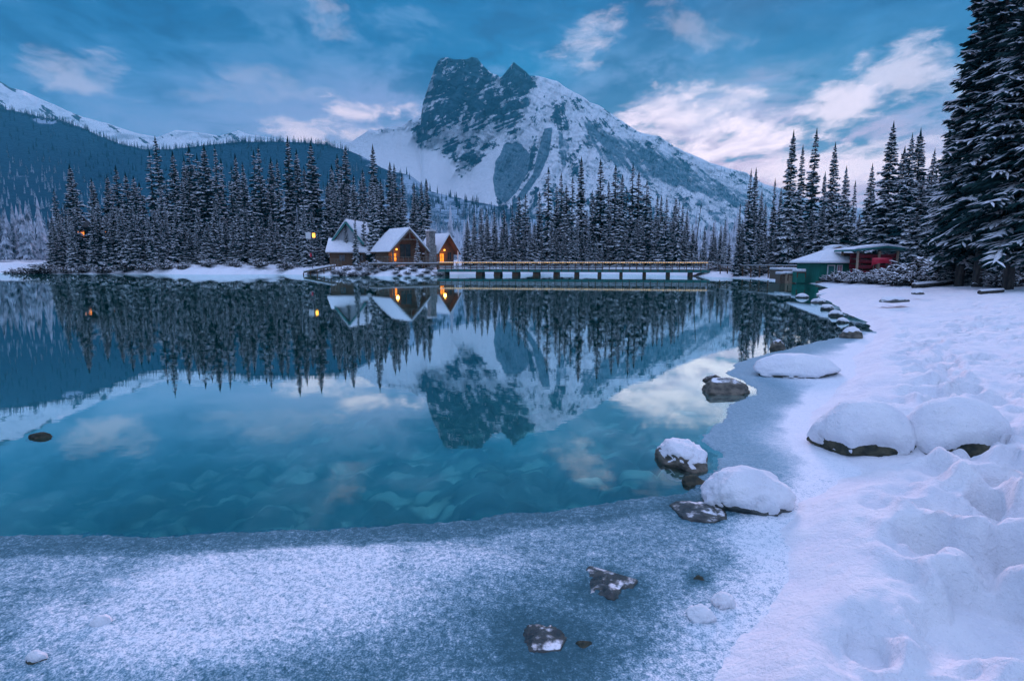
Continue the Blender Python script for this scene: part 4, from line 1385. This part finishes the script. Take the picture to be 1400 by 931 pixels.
# ------------------------------------------------------------------ bridge
def bridge():
    Y = 95.0
    a, b2 = at(604, 369.5, Y), at(966, 369.5, 88)
    L = math.hypot(b2.x - a.x, b2.y - a.y)
    yaw = math.atan2(b2.y - a.y, b2.x - a.x)
    zd = 0.98
    t = thing('footbridge', 'long low timber footbridge with amber lights along its rail, crossing to the lodge', 'footbridge', (a.x, a.y, 0), yaw)
    do = MB().box(0, L, -1.3, 1.3, zd - .34, zd).build('deck', M_wood, t)
    MB().box(.02, L - .02, -1.28, 1.28, zd + .003, zd + .10).build('deck_snow', M_snow, do, bevel=.03)
    for y in (-1.36, 1.36):
        MB().box(-.3, L + .3, y - .055, y + .055, zd - .42, zd - .05).build('side_beam', M_teal, t)
        MB().box(0, L, y - .05, y + .05, zd + .30, zd + .50).build('guard_board', M_grey, t)
        MB().box(-.3, L + .9, y - .07, y + .07, zd + 1.0, zd + 1.09).build('handrail', M_plank, t)
        MB().box(-.3, L + .9, y - .08, y + .08, zd + 1.093, zd + 1.16).build('handrail_snow', M_snow, t)
        n = 40
        for i in range(n + 1):
            x = L * i / n
            MB().box(x - .05, x + .05, y - .12, y - .06 if y < 0 else y + .12, zd - .3, zd + 1.0).build('rail_post', M_wood, t)
    rope = MB()
    n = 120
    for i in range(n):
        x = L * (i + .1) / n
        rope.box(x, x + L / n * .72, -1.50, -1.44, zd + 1.0, zd + 1.09)
    rope.build('light_string', M_rope, t)
    for px, wd in ((656, .9), (681, .9), (706, .9), (734, .85), (761, .75), (788, .6), (818, .5), (846, .45), (876, .4), (906, .4), (934, .45)):
        f = (at(px, 374, 92).x - a.x) / (b2.x - a.x) * L
        c = MB()
        for k in range(4):
            c.box(f - wd * .5 * (1.12 - .03 * k), f + wd * .5 * (1.12 - .03 * k), -1.2, 1.2, -1.5 + k * .5 if k == 0 else (zd - .43) * k / 4 + .003, (zd - .43) * (k + 1) / 4)
        c.build('pier', M_wood, t)
    for x0, x1 in ((-2.4, .9), (L - .6, L + 2.5)):
        MB().box(x0, x1, -1.5, 1.5, -1.5, zd - .43).build('abutment', M_stone, t, bevel=.06)
    return t, a, yaw


BR, BA, BYAW = bridge()
c = at(745.5, 371, 92.0)
pn = MB().box(-.75, .75, -.04, .04, -.24, .24).build('notice_board', M_red, None, bevel=.02)
pn.location = (c.x, 93.2 - 2.02 + .25, .80); pn.rotation_euler = (0, 0, BYAW)
tag(pn, "small red board hung on the lake side of the bridge's middle", 'board')

# ------------------------------------------------------------------ boathouse and canoe shed
BY = 60.0
def boathouse():
    c = at(1132, 378, BY)
    zb = at(1132, 379, BY).z
    t = thing('boathouse', 'small green boathouse with snowy hipped roof at the right end of the lake', 'boathouse', (c.x, BY, zb), R(6))
    hw, hd, h = 2.25, 1.9, 1.45
    MB().box(-hw, hw, -hd, hd, -1.0, h).build('wall', M_green, t)
    o = .55
    A_ = [(-hw - o, -hd - o, h - .04), (hw + o, -hd - o, h - .04), (hw + o, hd + o, h - .04), (-hw - o, hd + o, h - .04)]
    B_ = [(-.35, 0, h + 1.15), (1.7, 0, h + 1.15)]
    fs = [(0, 1, 5, 4), (1, 2, 5), (2, 3, 4, 5), (3, 0, 4), (3, 2, 1, 0)]
    r = MB().add(A_ + B_, fs)
    # eave board
    ro = r.build('roof', M_wood, t)
    S_ = [(x * 1.012, y * 1.015, z + .02) for x, y, z in A_] + [(x * .985, y * .985, z + .24) for x, y, z in A_] + [(-.35, 0, h + 1.42), (1.7, 0, h + 1.42)]
    sf = [(0, 1, 5, 4), (1, 2, 6, 5), (2, 3, 7, 6), (3, 0, 4, 7), (4, 5, 9, 8), (5, 6, 9), (6, 7, 8, 9), (7, 4, 8), (3, 2, 1, 0)]
    MB().add(S_, sf).build('roof_snow', M_snow, ro, smooth=False, bevel=.06)
    window(t, -.15, -hd, .45, .42, .72, M_pink, M_white)
    window(t, 1.25, -hd, .5, .5, .6, M_pane, M_white)
    d = MB().box(-1.35, -.75, -hd - .05, -hd - .003, -.3, 1.15).build('door', M_teal, t)
    MB().box(-.86, -.82, -hd - .10, -hd - .053, .3, .42).build('handle', M_metal, d)
    fr = MB().box(-1.45, -1.355, -hd - .07, -hd - .003, -.3, 1.25).box(-.745, -.65, -hd - .07, -hd - .003, -.3, 1.25).box(-1.354, -.746, -hd - .07, -hd - .003, 1.155, 1.25)
    fr.build('door_frame', M_white, t)
    MB().box(-hw - .3, hw + .1, -hd - 1.0, -hd - .005, -1.0, -.32).build('landing', M_plank, t)


boathouse()
cc = at(1142, 341, 63.5)
vent = thing('roof_hut', 'small snow-capped hut roof showing above the boathouse ridge', 'hut', (cc.x, 63.5, gz1(cc.x, 63.5)))
zt = cc.z - gz1(cc.x, 63.5)
MB().box(-.75, .75, -.7, .7, -.4, zt).build('wall', M_green, vent)
hr = MB().prism([(-.95, -.9, zt), (0, -.9, zt + .28), (.95, -.9, zt), (.95, -.9, zt - .06), (-.95, -.9, zt - .06)], (0, 1.8, 0)).build('roof', M_wood, vent)
MB().prism([(-.93, -.88, zt + .02), (.93, -.88, zt + .02), (.7, -.88, zt + .34), (0, -.88, zt + .50), (-.7, -.88, zt + .34)], (0, 1.76, 0)).build('roof_snow', M_snow, hr)

SY = 57.0
def canoe_mesh(L=3.6, W_=.62, H_=.34, mat=None):
    v, f = [], []
    n, mseg = 13, 7
    for i in range(n):
        t = -1 + 2 * i / (n - 1)
        wd = W_ / 2 * max(0.02, (1 - abs(t) ** 2.4)); sheer = H_ * (1 + .45 * abs(t) ** 3)
        for k in range(mseg):
            a = math.pi * k / (mseg - 1)
            y = -wd * math.cos(a)
            z = sheer - (sheer - 0.03 * abs(t)) * math.sin(a) ** .6
            v.append((t * L / 2, y, z))
    for i in range(n - 1):
        for k in range(mseg - 1):
            a = i * mseg + k
            f.append((a, a + mseg, a + mseg + 1, a + 1))
    return np_mesh('hull', v, f, mat or M_red_dark, None, True)


def shed():
    c = at(1188, 372, SY)
    zb = gz1(c.x, SY)
    zr = at(1188, 343.5, SY).z - zb
    t = thing('canoe_shed', 'open-sided canoe shed with green-edged snowy roof right of the boathouse', 'shed', (c.x, SY, zb), R(-4))
    hw, hd = 1.9, 1.5
    posts = [(-hw, -hd), (0.05, -hd), (hw - .2, -hd), (-hw, hd), (0.05, hd), (hw - .2, hd)]
    for x, y in posts:
        MB().box(x - .08, x + .08, y - .08, y + .08, -.6, zr - .02).build('post', M_crate, t)
    r = MB().prism([(-hw - .6, -hd - .5, zr - .05), (.5, -hd - .5, zr + .28), (hw + .8, -hd - .5, zr - .02), (hw + .8, -hd - .5, zr + .16), (.5, -hd - .5, zr + .46), (-hw - .6, -hd - .5, zr + .13)], (0, 2 * hd + 1.0, 0))
    ro = r.build('roof', M_teal, t)
    MB().prism([(-hw - .58, -hd - .48, zr + .14), (.5, -hd - .48, zr + .47), (hw + .78, -hd - .48, zr + .17), (hw + .6, -hd - .48, zr + .28), (.5, -hd - .48, zr + .66), (-hw - .4, -hd - .48, zr + .28)], (0, 2 * hd + .96, 0)).build('roof_snow', M_snow, ro)
    ra = MB()
    for z in (.35, .85, 1.35, 1.85):
        for x in (-1.5, .4, 1.6):
            ra.box(x - .04, x + .04, -hd + .15, hd - .1, z - .045, z)
    ra.build('rack', M_wood, t)
    MB().box(-hw + .05, hw - .2, hd - .07, hd - .02, 0, zr - .15).build('back_wall', M_wood, t)
    return t, c.x, zb, zr


ST, scx, scz, szr = shed()
cm_ = canoe_mesh()
k = 0
for z, nm in ((.36, 'lowest'), (.86, 'second'), (1.36, 'third'), (1.86, 'topmost')):
    for y, nn in ((-.85, 'front'), (.35, 'back')):
        if z + .4 > szr: continue
        cn = link('canoe', cm_)
        cn.location = (scx + .15 + rngs.uniform(-.1, .1), SY + y, scz + z)
        cn.rotation_euler = (0, 0, R(-4 + rngs.uniform(-2, 2)))
        tag(cn, f'dull red canoe in the {nn} stack of the open shed, on the {nm} rack', 'canoe', 'canoes racked in the shed')
pc = at(1206, 354.5, 54.6)
cn = link('canoe', canoe_mesh(2.2, .8, .5, M_red))
cn.location = (pc.x, 54.6, pc.z - .2); cn.rotation_euler = (R(180), 0, R(12)); cn.location.z += .35
tag(cn, 'bright red canoe lying upside down at the right of the shed', 'canoe', 'canoes racked in the shed')
st = thing('trestle', 'low wooden trestle under the bright overturned red canoe', 'trestle', (pc.x, 54.6, gz1(pc.x, 54.6)))
hh = pc.z - .42 - gz1(pc.x, 54.6) + .2
for x in (-.6, .6):
    for s in (-1, 1):
        MB().bar((x, s * .4, -.2), (x, s * .12, hh), .07, .07).build('leg', M_plank, st)
MB().box(-.75, .75, -.12, .12, hh, hh + .06).build('beam', M_plank, st)

# crates, bin and rails at the landing
def crate(px0, px1, pt, pb, Y, label, mat, name='crate', snow=True, dep=1.2, cat='crate'):
    a, b_ = at(px0, pb, Y), at(px1, pt, Y)
    t = thing(name, label, cat, ((a.x + b_.x) / 2, Y, a.z))
    hw, h = (b_.x - a.x) / 2, b_.z - a.z
    bx = MB().box(-hw, hw, -dep / 2, dep / 2, -.5, h)
    n = 4
    bo = bx.build('body', mat, t)
    tr = MB()
    for s in (-1, 1):
        tr.box(s * hw - .05, s * hw + .05, -dep / 2 - .04, -dep / 2 - .002, 0, h - .082)
    tr.box(-hw - .05, hw + .05, -dep / 2 - .045, -dep / 2 - .002, h - .08, h + .02)
    tr.build('frame', M_wood, t)
    if snow:
        MB().box(-hw - .06, hw + .06, -dep / 2 - .05, dep / 2 + .05, h + .022, h + .30).build('snow', M_snow, t, bevel=.09)
    return t


crate(1063.5, 1072.6, 375.5, 383.5, 61, 'grey-tan board box, left half of the pair on the landing', M_plank)
crate(1073.2, 1084.6, 375.0, 383.8, 60.4, 'tan board box beside the green bin on the landing', M_crate)
crate(1086.5, 1098, 372.0, 379.5, 59.2, 'green slatted bin in front of the boathouse corner', M_green, 'bin', True, 1.0, 'bin')
p = at(1071, 371, 66)
crate(1058, 1086, 369.5, 375.5, 66, 'wide low chest buried under a block of snow behind the tan boxes', M_plank, 'chest', True, 2.2, 'chest')


def rail_fence(p0, p1, n, h, label, y0, y1):
    a, b_ = at(p0[0], p0[1], y0), at(p1[0], p1[1], y1)
    t = thing('rail_fence', label, 'fence', (a.x, a.y, 0))
    d = b_ - a
    for i in range(n + 1):
        q_ = d * (i / n)
        zz = gz1(a.x + q_.x, a.y + q_.y)
        MB().box(q_.x - .06, q_.x + .06, q_.y - .06, q_.y + .06, zz - .3, a.z + q_.z + .06).build('post', M_wood, t)
    for o in (0, -h * .5):
        MB().bar((0, -.09, a.z + o), (d.x, d.y - .09, b_.z + o), .06, .11).build('rail', M_plank, t)
    MB().bar((0, -.09, a.z + .085), (d.x, d.y - .09, b_.z + .085), .1, .06).build('rail_snow', M_snow, t)


rail_fence((985, 363.5), (1092, 363.5), 9, .8, 'weathered rail fence running from the bridge to the boathouse', 84, 68)
rail_fence((1196, 371), (1246, 368), 5, .7, 'low snow-topped rail fence in front of the canoe shed bushes', 50, 49)

# leaning dead trunk
a = at(949, 330, 108); b_ = at(959, 278, 108)
ld = thing('dead_trunk', "thin bare dead trunk leaning right beyond the bridge's right end", 'dead tree', (a.x, 108, a.z - 3))
MB().tube((0, 0, -1.5), (b_.x - a.x, 0, b_.z - a.z + 3), .13, .04, 7).build('trunk', M_bark, ld)
bm_ = MB()
for i in range(7):
    f = .35 + .09 * i
    p0 = Vector((0, 0, 0)).lerp(Vector((b_.x - a.x, 0, b_.z - a.z + 3)), f)
    bm_.tube(p0, p0 + Vector((rngs.uniform(-.5, .5), rngs.uniform(-.4, .4), rngs.uniform(.1, .4))), .03, .01, 5)
bm_.build('branches', M_bark, ld)

# ------------------------------------------------------------------ rocks
def ico(sub):
    import bmesh
    bm = bmesh.new()
    bmesh.ops.create_icosphere(bm, subdivisions=sub, radius=1.0)
    V = np.array([v.co[:] for v in bm.verts]); Fx = np.array([[v.index for v in f.verts] for f in bm.faces])
    bm.free()
    return V, Fx


ICO = {4: ico(4), 5: ico(5)}


def rock(label, pxa, pxb, ptop, pbase, seed, z=0.0, mat=None, depth=.8, cap=0.0, thr=.2, rough=.30, name='rock', sink=.35, rz=0.0, sub=5, facet=.24, sharp=1.0, capname='snow_cap', pillow=1.0, cat='rock', Y=None, flat=.16, bare=None):
    """boulder whose near foot meets the ground at pbase; cap = thickness of its snow"""
    cx = (pxa + pxb) / 2
    g = on(cx, pbase, z or 0.0) if Y is None else at(cx, pbase, Y)
    if z is None:
        g = on(cx, pbase, 0.0)
        for _ in range(6):
            z = gz1(g.x, g.y) + .02
            g = on(cx, pbase, z)
    g.z = z
    V, Fx = ICO[sub]
    d0 = g.y
    wd = (pxb - pxa) / F * (d0 * 1.03) / (math.cos(PITCH) + (465.5 - pbase) / F * math.sin(PITCH)) * math.cos(PITCH)
    wy = wd * depth
    ang_t = np.linspace(0, math.pi / 2, 40)

    def elev(wy_, h_):
        return ((z - CAM_H + h_ * np.sin(ang_t)) / (g.y + wy_ / 2 + wy_ / 2 * np.cos(ang_t))).max()
    goal = ray(cx, ptop)[2]
    while wy > .15 * wd and elev(wy, flat * wd) > goal:
        wy *= .94
    lo, hi = .02, 3.0 * wd
    for _ in range(40):
        mid_ = (lo + hi) / 2
        if elev(wy, mid_) > goal: hi = mid_
        else: lo = mid_
    H = max(.04, lo - cap * .8)
    cyc = g.y + wy / 2
    wd *= cyc / g.y
    P = V.copy()
    n = fbm(P[:, 0] * 1.3 + seed * 7.1, P[:, 1] * 1.3 + seed, P[:, 2] * 1.3, seed=seed, oct=5) - .5
    r2 = fbm(P[:, 0] * 2.6 + seed * 3.1, P[:, 1] * 2.6, P[:, 2] * 2.6 + seed, seed=seed + 5, oct=5, ridged=True) - .6
    r3 = fbm(P[:, 0] * 7 + seed, P[:, 1] * 7, P[:, 2] * 7 + seed, seed=seed + 9, oct=4, ridged=True) - .6
    rr = 1 + rough * 1.6 * n + facet * r2 + .09 * r3
    # planar cuts for a broken look
    rg = np.random.RandomState(seed)
    for i in range(int(5 * sharp)):
        a = rg.normal(size=3); a /= np.linalg.norm(a)
        lim = rg.uniform(.72, .95)
        dd = P @ a * rr
        rr = np.where(dd > lim, rr * lim / np.maximum(dd, 1e-3), rr)
    P = P * rr[:, None]
    P[:, 0] *= wd / 2 / np.abs(P[:, 0]).max(); P[:, 1] *= wy / 2 / np.abs(P[:, 1]).max()
    P[:, 2] = P[:, 2] / P[:, 2].max() * H
    P[:, 2] = np.where(P[:, 2] < 0, P[:, 2] * sink, P[:, 2])
    t = thing(name, label, cat, (g.x * cyc / g.y, cyc, z), rz)
    me = np_mesh('stone', P, Fx, mat or M_rock, None, True)
    link('stone', me, t)
    if cap:
        me2 = me.copy(); nrm = np.zeros(len(P) * 3, np.float32); me.vertices.foreach_get('normal', nrm); nrm = nrm.reshape(-1, 3)
        nz = V[:, 2] * .75 + .35 * nrm[:, 2]
        no = fbm(V[:, 0] * 3.0 + seed, V[:, 1] * 3.0, V[:, 2] * 3.0, seed=seed + 40, oct=6, gain=.62) - .5
        kk = sstep(thr - .10, thr + .30 * pillow, nz + (.8 if pillow <= 1.2 else .3) * no)
        if bare:
            for bx_, bz_, br_ in bare:
                bd = np.hypot((V[:, 0] - bx_), (V[:, 2] - bz_) * 1.6) + .25 * no
                kk = kk * np.where(V[:, 1] < -.05, sstep(br_ * .75, br_ * 1.2, bd), 1)
        soft = np.stack([V[:, 0] * .30, V[:, 1] * .30, np.clip(V[:, 2], 0, 1) * .8 + .2], -1)
        Q = P + (soft * cap * 1.0) * kk[:, None] + cap * .36 * (fbm(V[:, 0] * 3 + seed, V[:, 1] * 3, seed=seed + 60, oct=4) - .5)[:, None] * np.array([0, 0, 1]) * kk[:, None]
        Q = Q - V * (.02 * wd) * (1 - kk)[:, None]
        if pillow > 1:      # smooth heavy pillow
            E = V * np.array([wd / 2 * 1.01, wy / 2 * 1.01, H + cap]) * (1 + .30 * (fbm(V[:, 0] * 1.7 + seed, V[:, 1] * 1.7, V[:, 2] * 1.7, seed=seed + 80, oct=5) - .5))[:, None]
            Q = Q * (1 - kk[:, None] * .8) + E * kk[:, None] * .8
        cme = np_mesh('snow_cap', Q, Fx, M_snow, None, True)
        link(capname, cme, t)
    return t


rock('large boulder under a smooth snow pillow, left one of the merged pair', 1112, 1242, 551, 624, 3, None, M_rock_clean, .80, .24, -.22, bare=[(-.12, .10, .46), (-.85, .1, .3)], pillow=2.0, name='boulder', cat='boulder', sharp=.4)
rock('large boulder under a smooth snow pillow, right one of the merged pair', 1236, 1366, 547, 628, 4, None, M_rock_clean, .85, .26, -.18, bare=[(0, .10, .62)], pillow=2.0, name='boulder', cat='boulder', sharp=.4)
rock('knobbly boulder with lumpy snow cap at the ice edge, beside the flat dark slab', 958, 1078, 641, 708, 6, .0, M_rock, .85, .13, .22, sharp=1.0, name='boulder', cat='boulder')
rock('flat dark slab with snow patches, frozen in at the foot of the knobbly snow-capped boulder', 916, 994, 684, 722, 7, -.02, M_rock_wet, 1.05, sharp=1.6)
rock('snow-dusted rock half in open water with bare brown left flank', 896, 972, 598, 650, 8, -.02, M_rock_bare, 1.5, .015, .42, sharp=1.0, flat=.07)
rock('small dark wet rock in the gap between the brown-flanked rock and the knobbly boulder', 930, 966, 648, 668, 9, -.02, M_rock_clean, .8, .0)
rock('long dark banded rock iced on top, standing in water among the reflected clouds', 961, 1022, 517, 543, 10, -.02, M_rock_bare, .9, sharp=1.2)
rock('small rounded dark rock behind the long banded rock', 961, 990, 512, 524, 12, -.02, M_rock_bare, .7)
rock('long flat boulder under a thick snow slab on the thin ice', 1026, 1147, 485, 519, 13, .0, M_rock, .55, .20, .0, sharp=1.2, name='boulder', cat='boulder', pillow=1.2)
rock('rounded brown stone at the water edge, farther left of the two brown ones', 1052, 1075, 463, 480, 14, -.02, M_rock_bare, .7, .01, .75)
rock('squarish brown stone on the shore beside the ice tongue', 1147, 1179, 446, 463, 15, .02, M_rock_bare, .7, .02, .6)
rock('jagged triangular dark rock frozen into the frosted ice', 782, 878, 772, 836, 46, -.04, M_rock_wet, 1.35, rough=.95, sharp=1.2, flat=.06, rz=R(0))
rock('rounded dark rock in slush near the bottom edge, frosted in the middle', 700, 787, 853, 910, 17, -.03, M_rock_wet, 1.25, sharp=.6, flat=.07)
rock('small flat dark stone touching the right side of the rounded slush rock', 782, 812, 874, 892, 18, -.01, M_rock_clean, .7)
rock('small snow-capped stone beside the bank snow, upper of two', 974, 1004, 811, 836, 19, .0, M_rock_clean, .8, .05, .1)
rock('small snow-capped stone beside the bank snow, lower of two', 938, 975, 833, 855, 20, .0, M_rock_clean, .8, .05, .1)
rock('tiny dark stone poking through the ice above the two small capped stones', 944, 966, 786, 800, 22, -.01, M_rock_clean, .8)
rock('low dark stone breaking the water at far left', 36, 74, 590, 605, 23, -.04, M_rock_clean, .6, rough=.8, flat=.06)
rock('dark chip of ice-crusted stone in the bottom left snow', 36, 66, 896, 908, 24, .02, M_rock_clean, .8, .02, .3, sub=4)
rock('small snow lump with dark underside in the lower left ice', 126, 152, 848, 862, 25, .02, M_rock_clean, .7, .03, .1, sub=4)
rock('flat bare stone on the bank snow below the bushes', 1198, 1242, 405, 413, 26, .55, M_rock, .6, .04, .5, sub=4)
rock('flat stone on the bank snow just left of the fallen log', 1247, 1264, 396, 402, 27, .7, M_rock, .6, .04, .4, sub=4)
for i, (pa, pb, pt, pbs) in enumerate(((1088, 1106, 401, 407), (1108, 1128, 408, 414), (1122, 1140, 416, 423), (1132, 1152, 424, 432), (1144, 1160, 434, 441), (1118, 1136, 400, 405), (1150, 1176, 404, 410), (1160, 1180, 416, 421))):
    rock(f'small snow-flecked shore stone by the narrow inlet, {["nearest the boathouse", "second from the boathouse", "third from the boathouse", "fourth from the boathouse", "last before the squarish brown stone", "small one across the inlet", "higher on the bank by the inlet", "in bank snow above the inlet bend"][i]}', pa, pb, pt, pbs, 30 + i, .02, M_rock, .7, .04, .35, sub=4, name='stone', cat='stone')

# ------------------------------------------------------------------ bushes and logs
def bush_mesh(seed, n=70):
    rg = random.Random(seed)
    s = TriSoup()
    for i in range(n):
        a = rg.uniform(0, 6.28); el_ = rg.uniform(.25, 1.35)
        L = rg.uniform(.6, 1.15)
        ca, sa = math.cos(a) * math.cos(el_), math.sin(a) * math.cos(el_)
        sz_ = math.sin(el_)
        pts = [(0, 0, 0), (ca * L * .5, sa * L * .5, sz_ * L * .55), (ca * L * 1.05, sa * L * 1.05, sz_ * L * .85)]
        s.strip(pts, [.02, .016, .004], (-math.sin(a), math.cos(a)), .5, 0)
        for k in range(5):
            q_ = rg.uniform(.3, 1)
            bx, by, bz = ca * L * q_, sa * L * q_, sz_ * L * q_ * (1.0 - .12 * q_)
            aa = a + rg.uniform(-1.3, 1.3); l2 = rg.uniform(.12, .32)
            tp = [(bx, by, bz), (bx + math.cos(aa) * l2 * .6, by + math.sin(aa) * l2 * .6, bz + .06), (bx + math.cos(aa) * l2, by + math.sin(aa) * l2, bz + rg.uniform(-.05, .12))]
            s.strip(tp, [.03, .035, .008], (-math.sin(aa), math.cos(aa)), .9, 0)
            if rg.random() < .72:
                s.strip([(p[0], p[1], p[2] + .03) for p in tp], [.035, .04, .012], (-math.sin(aa), math.cos(aa)), .5, 1)
    return np_mesh('twigs', s.v, s.f, [M_bark, M_bough_snow], s.m, False)


BUSH = [bush_mesh(s) for s in (1, 2, 3)]


def bush(px, Y, size, label, group, wide=1.3):
    x = ray(px, 370)[0] * Y
    z = gz1(x, Y) - .05
    t = link('bush', trng.choice(BUSH))
    t.location = (x, Y, z); t.rotation_euler = (0, 0, trng.uniform(0, 6.28)); t.scale = (size * wide, size * wide, size)
    tag(t, label, 'bush', group)


G1 = 'snowy bushes on the right bank'
for px, Y, s in ((1143, 56, 1.1), (1150, 54, .9), (1160, 53, 1.2), (1172, 52, 1.0), (1182, 50, 1.2), (1194, 48, 1.0), (1136, 57, .8), (1166, 50, .8)):
    bush(px, Y, s, 'snowy twiggy bush between the boathouse front and the canoe shed', G1)
for px, Y, s in ((1206, 47, 1.1), (1218, 45, 1.3), (1230, 44, 1.5), (1242, 43, 1.6), (1256, 42, 1.8), (1268, 41, 1.9), (1280, 40, 1.7), (1226, 40, 1.1), (1246, 39, 1.1), (1296, 39, 1.6), (1210, 43, .9), (1264, 38, 1.2)):
    bush(px, Y, s, 'snow-laden bush below the spruces right of the canoe shed', G1)
for px, Y, s in ((1322, 40, 1.7), (1345, 41, 1.9), (1362, 37, 1.6), (1388, 36, 1.8), (1404, 34, 1.7), (1370, 33, 1.0)):
    bush(px, Y, s, 'snowy bush in the shade under the giant spruces', G1)
G2 = 'snowy bushes on the far shore'
for px, Y, s in ((458, 94, .9), (466, 92.5, 1.1), (474, 94.5, .9), (482, 91, 1.0), (490, 93, .8), (499, 90.8, 1.0), (508, 92.5, 1.1), (516, 94.5, 1.5), (524, 91, .9), (532, 93, .9), (541, 90.4, .6), (549, 92.5, .8), (557, 90.6, .6), (566, 92, .7), (575, 90.8, .6), (584, 92, .7), (592, 91.0, .5), (600, 93, .6), (513, 90.2, .6), (546, 89.9, .4), (570, 89.9, .4), (495, 90.0, .5), (503, 95, 1.1), (537, 95.2, .9), (562, 95, .8), (588, 94.6, .7)):
    bush(px, Y, s, 'snowy bush on the bank below the lodge terrace', G2, 1.25)
for px, Y, s in ((20, 112, 1.6), (40, 108, 2.0), (52, 107, 2.4), (66, 107, 2.2), (90, 106, 1.5), (112, 105.5, 1.8), (140, 105, 1.6), (170, 105, 1.8), (200, 105, 1.5), (225, 104.5, 1.7), (250, 104.5, 1.4), (285, 104, 1.5), (320, 104, 1.4), (355, 104, 1.6), (390, 103, 1.5)):
    bush(px, Y, s, 'snow-covered bush at the waterline below the far left grove', G2)
for px, Y, s in ((970, 92, 1.2), (985, 90, 1.3), (1000, 88, 1.2), (1018, 86, 1.3), (1034, 84, 1.2), (1048, 80, 1.0)):
    bush(px, Y, s, "snowy bush on the low shore between bridge end and boathouse", G2)


def log(p0, p1, y0, y1, r, label, name='log'):
    a, b_ = at(p0[0], p0[1], y0), at(p1[0], p1[1], y1)
    a.z = gz1(a.x, a.y) + r * .6; b_.z = gz1(b_.x, b_.y) + r * .8
    t = thing(name, label, 'log', a)
    d = b_ - a
    MB().tube((0, 0, 0), d, r, r * .75, 10).build('wood', M_bark, t, smooth=True)
    MB().tube((0, 0, r * .62), d + Vector((0, 0, r * .55)), r * .8, r * .6, 8).build('snow', M_snow, t, smooth=True)


log((1250, 386), (1312, 384), 36.0, 38.0, .17, 'long fallen log with snow along its top below the bushes')
log((1340, 392), (1372, 390), 28.5, 29, .11, 'short dark fallen log beneath the giant spruces')
log((552, 371), (540, 376), 94.0, 91.0, .12, 'driftwood log slanting down the lodge bank')
